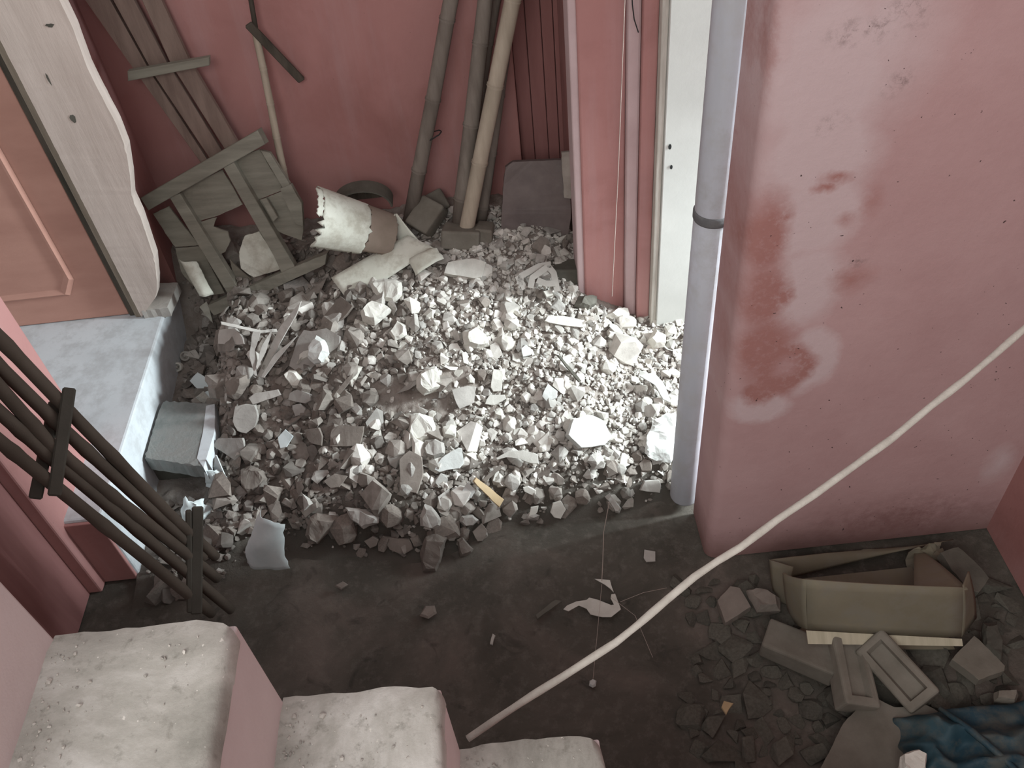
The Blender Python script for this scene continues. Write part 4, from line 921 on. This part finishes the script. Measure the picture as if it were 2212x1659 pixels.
# ---- dark debris at the lower right ------------------------------------------
def low(outline, mat, label, cat, name, t=.04, kind='stone', z=.04, tilt=(0, -.25)):
    return piece(name, cE(*outline), mat, label, cat, t, kind, .0, tilt, z=z)
low(((290, 570), (370, 480), (430, 490), (500, 610), (340, 710)), 'plaster_brown', 'dusty three-sided slab on the floor left of the cardboard box', 'slab', 'stone_piece', .03, 'plate', .03)
low(((465, 500), (560, 490), (680, 545), (690, 630), (540, 630)), 'plaster_brown', 'dusty brick half hidden by the left side of the box', 'brick', 'brick_piece', .04, 'stone', .03)
low(((1760, 940), (1900, 790), (2095, 980), (2090, 1010), (1930, 1070)), 'dusty_brick', 'broad dusty slab right of the frogged bricks', 'slab', 'stone_piece', .03, 'plate', .06)
low(((2030, 1140), (2170, 1130), (2185, 1160), (2160, 1215), (2030, 1195)), 'dusty_brick', 'small dusty brick end at the far right', 'brick', 'brick_piece', .03, 'stone', .05)
low(((1690, 270), (1800, 235), (1900, 320), (1995, 430), (1930, 520), (1860, 500), (1760, 380)), 'dark_debris', 'dark slab between cardboard box and the far right wall', 'slab', 'stone_piece', .03, 'plate', .10, (.1, -.3))
low(((1960, 700), (2050, 700), (2090, 920), (2060, 960), (1960, 860)), 'dark_debris', 'dark block right behind the broad dusty slab', 'stone', 'stone_piece', .03, 'stone', .06)
low(((900, 1700), (1080, 1340), (1250, 1165), (1400, 1245), (1600, 1225), (1690, 1280), (1480, 1560), (1400, 1760)), 'dusty_brick', 'large dusty board lying at the bottom right under the blue bag', 'board', 'board', .015, 'plate', .045, (0, -.25))
low(((1440, 1640), (1440, 1540), (1560, 1490), (1610, 1530), (1600, 1640), (1520, 1680)), 'plaster_pale', 'pale stone resting on the blue bag at the bottom edge', 'stone', 'pale_stone', .04, 'stone', .13)
# blue plastic bag
bb = empty('blue_bag', Z(2080, 1600, .03)); tag(bb, 'crumpled dark blue plastic bag at the bottom right', 'bag')
bm = bmesh.new(); nu, nv = 46, 34; g = []
cA0, cA1, cA2, cA3 = Z(1925, 1545, .05), Z(2240, 1510, .05), Z(2260, 1720, .05), Z(1960, 1700, .05)
for j_ in range(nv+1):
    row = []
    for i in range(nu+1):
        u, v = i/nu, j_/nv; p = cA0.lerp(cA1, u).lerp(cA3.lerp(cA2, u), v)
        e_ = min(1, 5*min(u, 1-u, v, 1-v)); e_ = e_**.5
        rid = abs(noise.noise(Vector((u*2.3, v*2.3, 2)))); p.z = .02+e_*(.055+.05*(1-2*rid)+.012*noise.noise(Vector((u*7, v*7, 5))))
        p.x += .02*noise.noise(Vector((v*6, u*2, 1))); p.y += .02*noise.noise(Vector((u*6, v*2, 8)))
        row.append(bm.verts.new(p))
    g.append(row)
for j_ in range(nv):
    for i in range(nu): bm.faces.new((g[j_][i], g[j_][i+1], g[j_+1][i+1], g[j_+1][i]))
child('bag_body', bm, 'blue_plastic', bb, True)
bm = bmesh.new(); tube(bm, [Z(*q, z) for q, z in (((2030, 1530), .10), ((2100, 1580), .12), ((2170, 1640), .12), ((2212, 1680), .10))], [.006, .009, .008, .006], 8); child('twisted_neck', bm, 'blue_plastic', bb, True)
# flattened cobble-like debris on the floor at right
cnt = 0; tries = 0; low_ = []
MARKS2 = [((1585, 1300), 'dusty three-sided slab'), ((1650, 1300), 'half hidden brick'), ((1728, 1408), 'plain flat brick'), ((1835, 1455), 'left frogged brick'), ((1937, 1452), 'tilted frogged brick'), ((2115, 1425), 'broad dusty slab'), ((2175, 1500), 'small brick end'), ((1900, 1310), 'cardboard box'), ((1570, 1528), 'orange tan chip'), ((1820, 1600), 'large dusty board'), ((1305, 1620), 'lowest stair tread'), ((2110, 1240), 'dark slab behind the box'), ((2050, 1600), 'blue bag'), ((1500, 1250), 'wall corner')]
MD = {k: meshes(k, 'dark_debris') for k in GEO}
while cnt < 150 and tries < 8000:
    tries += 1
    px_, py_ = rg.uniform(1480, 2200), rg.uniform(1250, 1655)
    if py_ < 1330 and 1640 < px_ < 2090: continue
    if px_ < 1620 and rg.random() < (1620-px_)/160: continue
    if 1790 < px_ < 2212 and py_ > 1560: continue
    p = Z(px_, py_, .0)
    if p.x > 1.27 or p.y > 1.37: continue
    s = rg.uniform(.03, .07)*rg.choice((.7, 1, 1.2))
    if any((p.x-q[0])**2+(p.y-q[1])**2 < ((s+q[2])*.44)**2 for q in low_): continue
    low_.append((p.x, p.y, s)); cnt += 1
    kind = rg.choice(('chunk', 'shard', 'lump', 'chunk'))
    o = bpy.data.objects.new('dusty_stone', rg.choice(MD[kind])); C.objects.link(o)
    R = Vector((rg.gauss(0, .2), rg.gauss(0, .2), 1)).normalized().to_track_quat('Z', 'Y').to_matrix() @ Matrix.Rotation(rg.uniform(0, 6.28), 3, 'Z')
    mw = R.to_4x4(); mw.translation = Vector((p.x, p.y, fz(p.x, p.y)+s*.12)); o.matrix_world = mw @ Matrix.Diagonal((s*1.5, s*1.5, s*.75, 1))
    tag(o, ('larger' if s > .055 else 'smaller' if s < .035 else 'middling')+' dusty dark stone '+beside(p.x, p.y, 0, MARKS2), 'stone', 'dark stones around the cardboard box')

# ---- wire and cobwebs --------------------------------------------------------
bm = bmesh.new(); tube(bm, [Yp(*q, 2.245) for q in ((1364, -40), (1366, 10), (1370, 42), (1379, 70))], .0016, 6)
tag(obj('black_wire', bm, 'wire_black', smooth=True), 'short black wire hanging in front of the doorway moulding', 'wire')
bm = bmesh.new(); tube(bm, [Yp(*q, 2.1) for q in ((1352, -60), (1335, 380), (1322, 640))], .0011, 5)
tag(obj('cobweb_strand', bm, 'cobweb'), 'fine cobweb strand hanging before the pink pier', 'cobweb')
bm = bmesh.new(); tube(bm, [Z(*q, z) for q, z in (((1316, 1085), .25), ((1304, 1150), .14), ((1302, 1215), .06), ((1300, 1255), .02))], .0012, 5)
tag(obj('cobweb_strand', bm, 'cobweb'), 'fine cobweb strand above the swan-shaped scrap', 'cobweb')

cw = empty('cobweb', Z(1300, 1420, 0)); tag(cw, 'dusty brown cobweb hanging over the floor below the swan-shaped scrap', 'cobweb')
for ln in ((((1300, 1262), .03), ((1290, 1370), .05), ((1281, 1466), .02)), (((1320, 1290), .04), ((1372, 1330), .06), ((1410, 1420), .02)), (((1340, 1300), .03), ((1390, 1280), .05), ((1440, 1270), .02))):
    bm = bmesh.new(); tube(bm, [Z(*q, z) for q, z in ln], .0006, 5); child('strand', bm, 'cobweb', cw)
# grit swept into the corners of the treads
gv = []; gf = []
for k in range(-1, 4):
    xa = -.535+GO*k; zt = 1.398-RISE*k
    for _ in range(150):
        x = xa+.004+abs(rg.gauss(0, .02)) if rg.random() < .6 else xa+rg.uniform(.01, GO-.02)
        y = YS-.015-abs(rg.gauss(0, .12))
        if x > xa+GO-.02: continue
        vs, fs = rg.choice(GEO['chunk']); sz = .0022*math.exp(rg.gauss(0, .6)); R = Matrix.Rotation(rg.uniform(0, 6.28), 3, 'Z'); off = len(gv)
        for v in vs: gv.append(tuple(R @ (v*sz)+Vector((x, y, zt+sz*.25))))
        for f in fs: gf.append([i+off for i in f])
me = bpy.data.meshes.new('tread_grit'); me.from_pydata(gv, [], gf); me.materials.append(M['rubble_chips'])
o = bpy.data.objects.new('tread_grit', me); C.objects.link(o); tag(o, 'fine pale grit scattered over the stair treads', 'grit', kind='stuff')
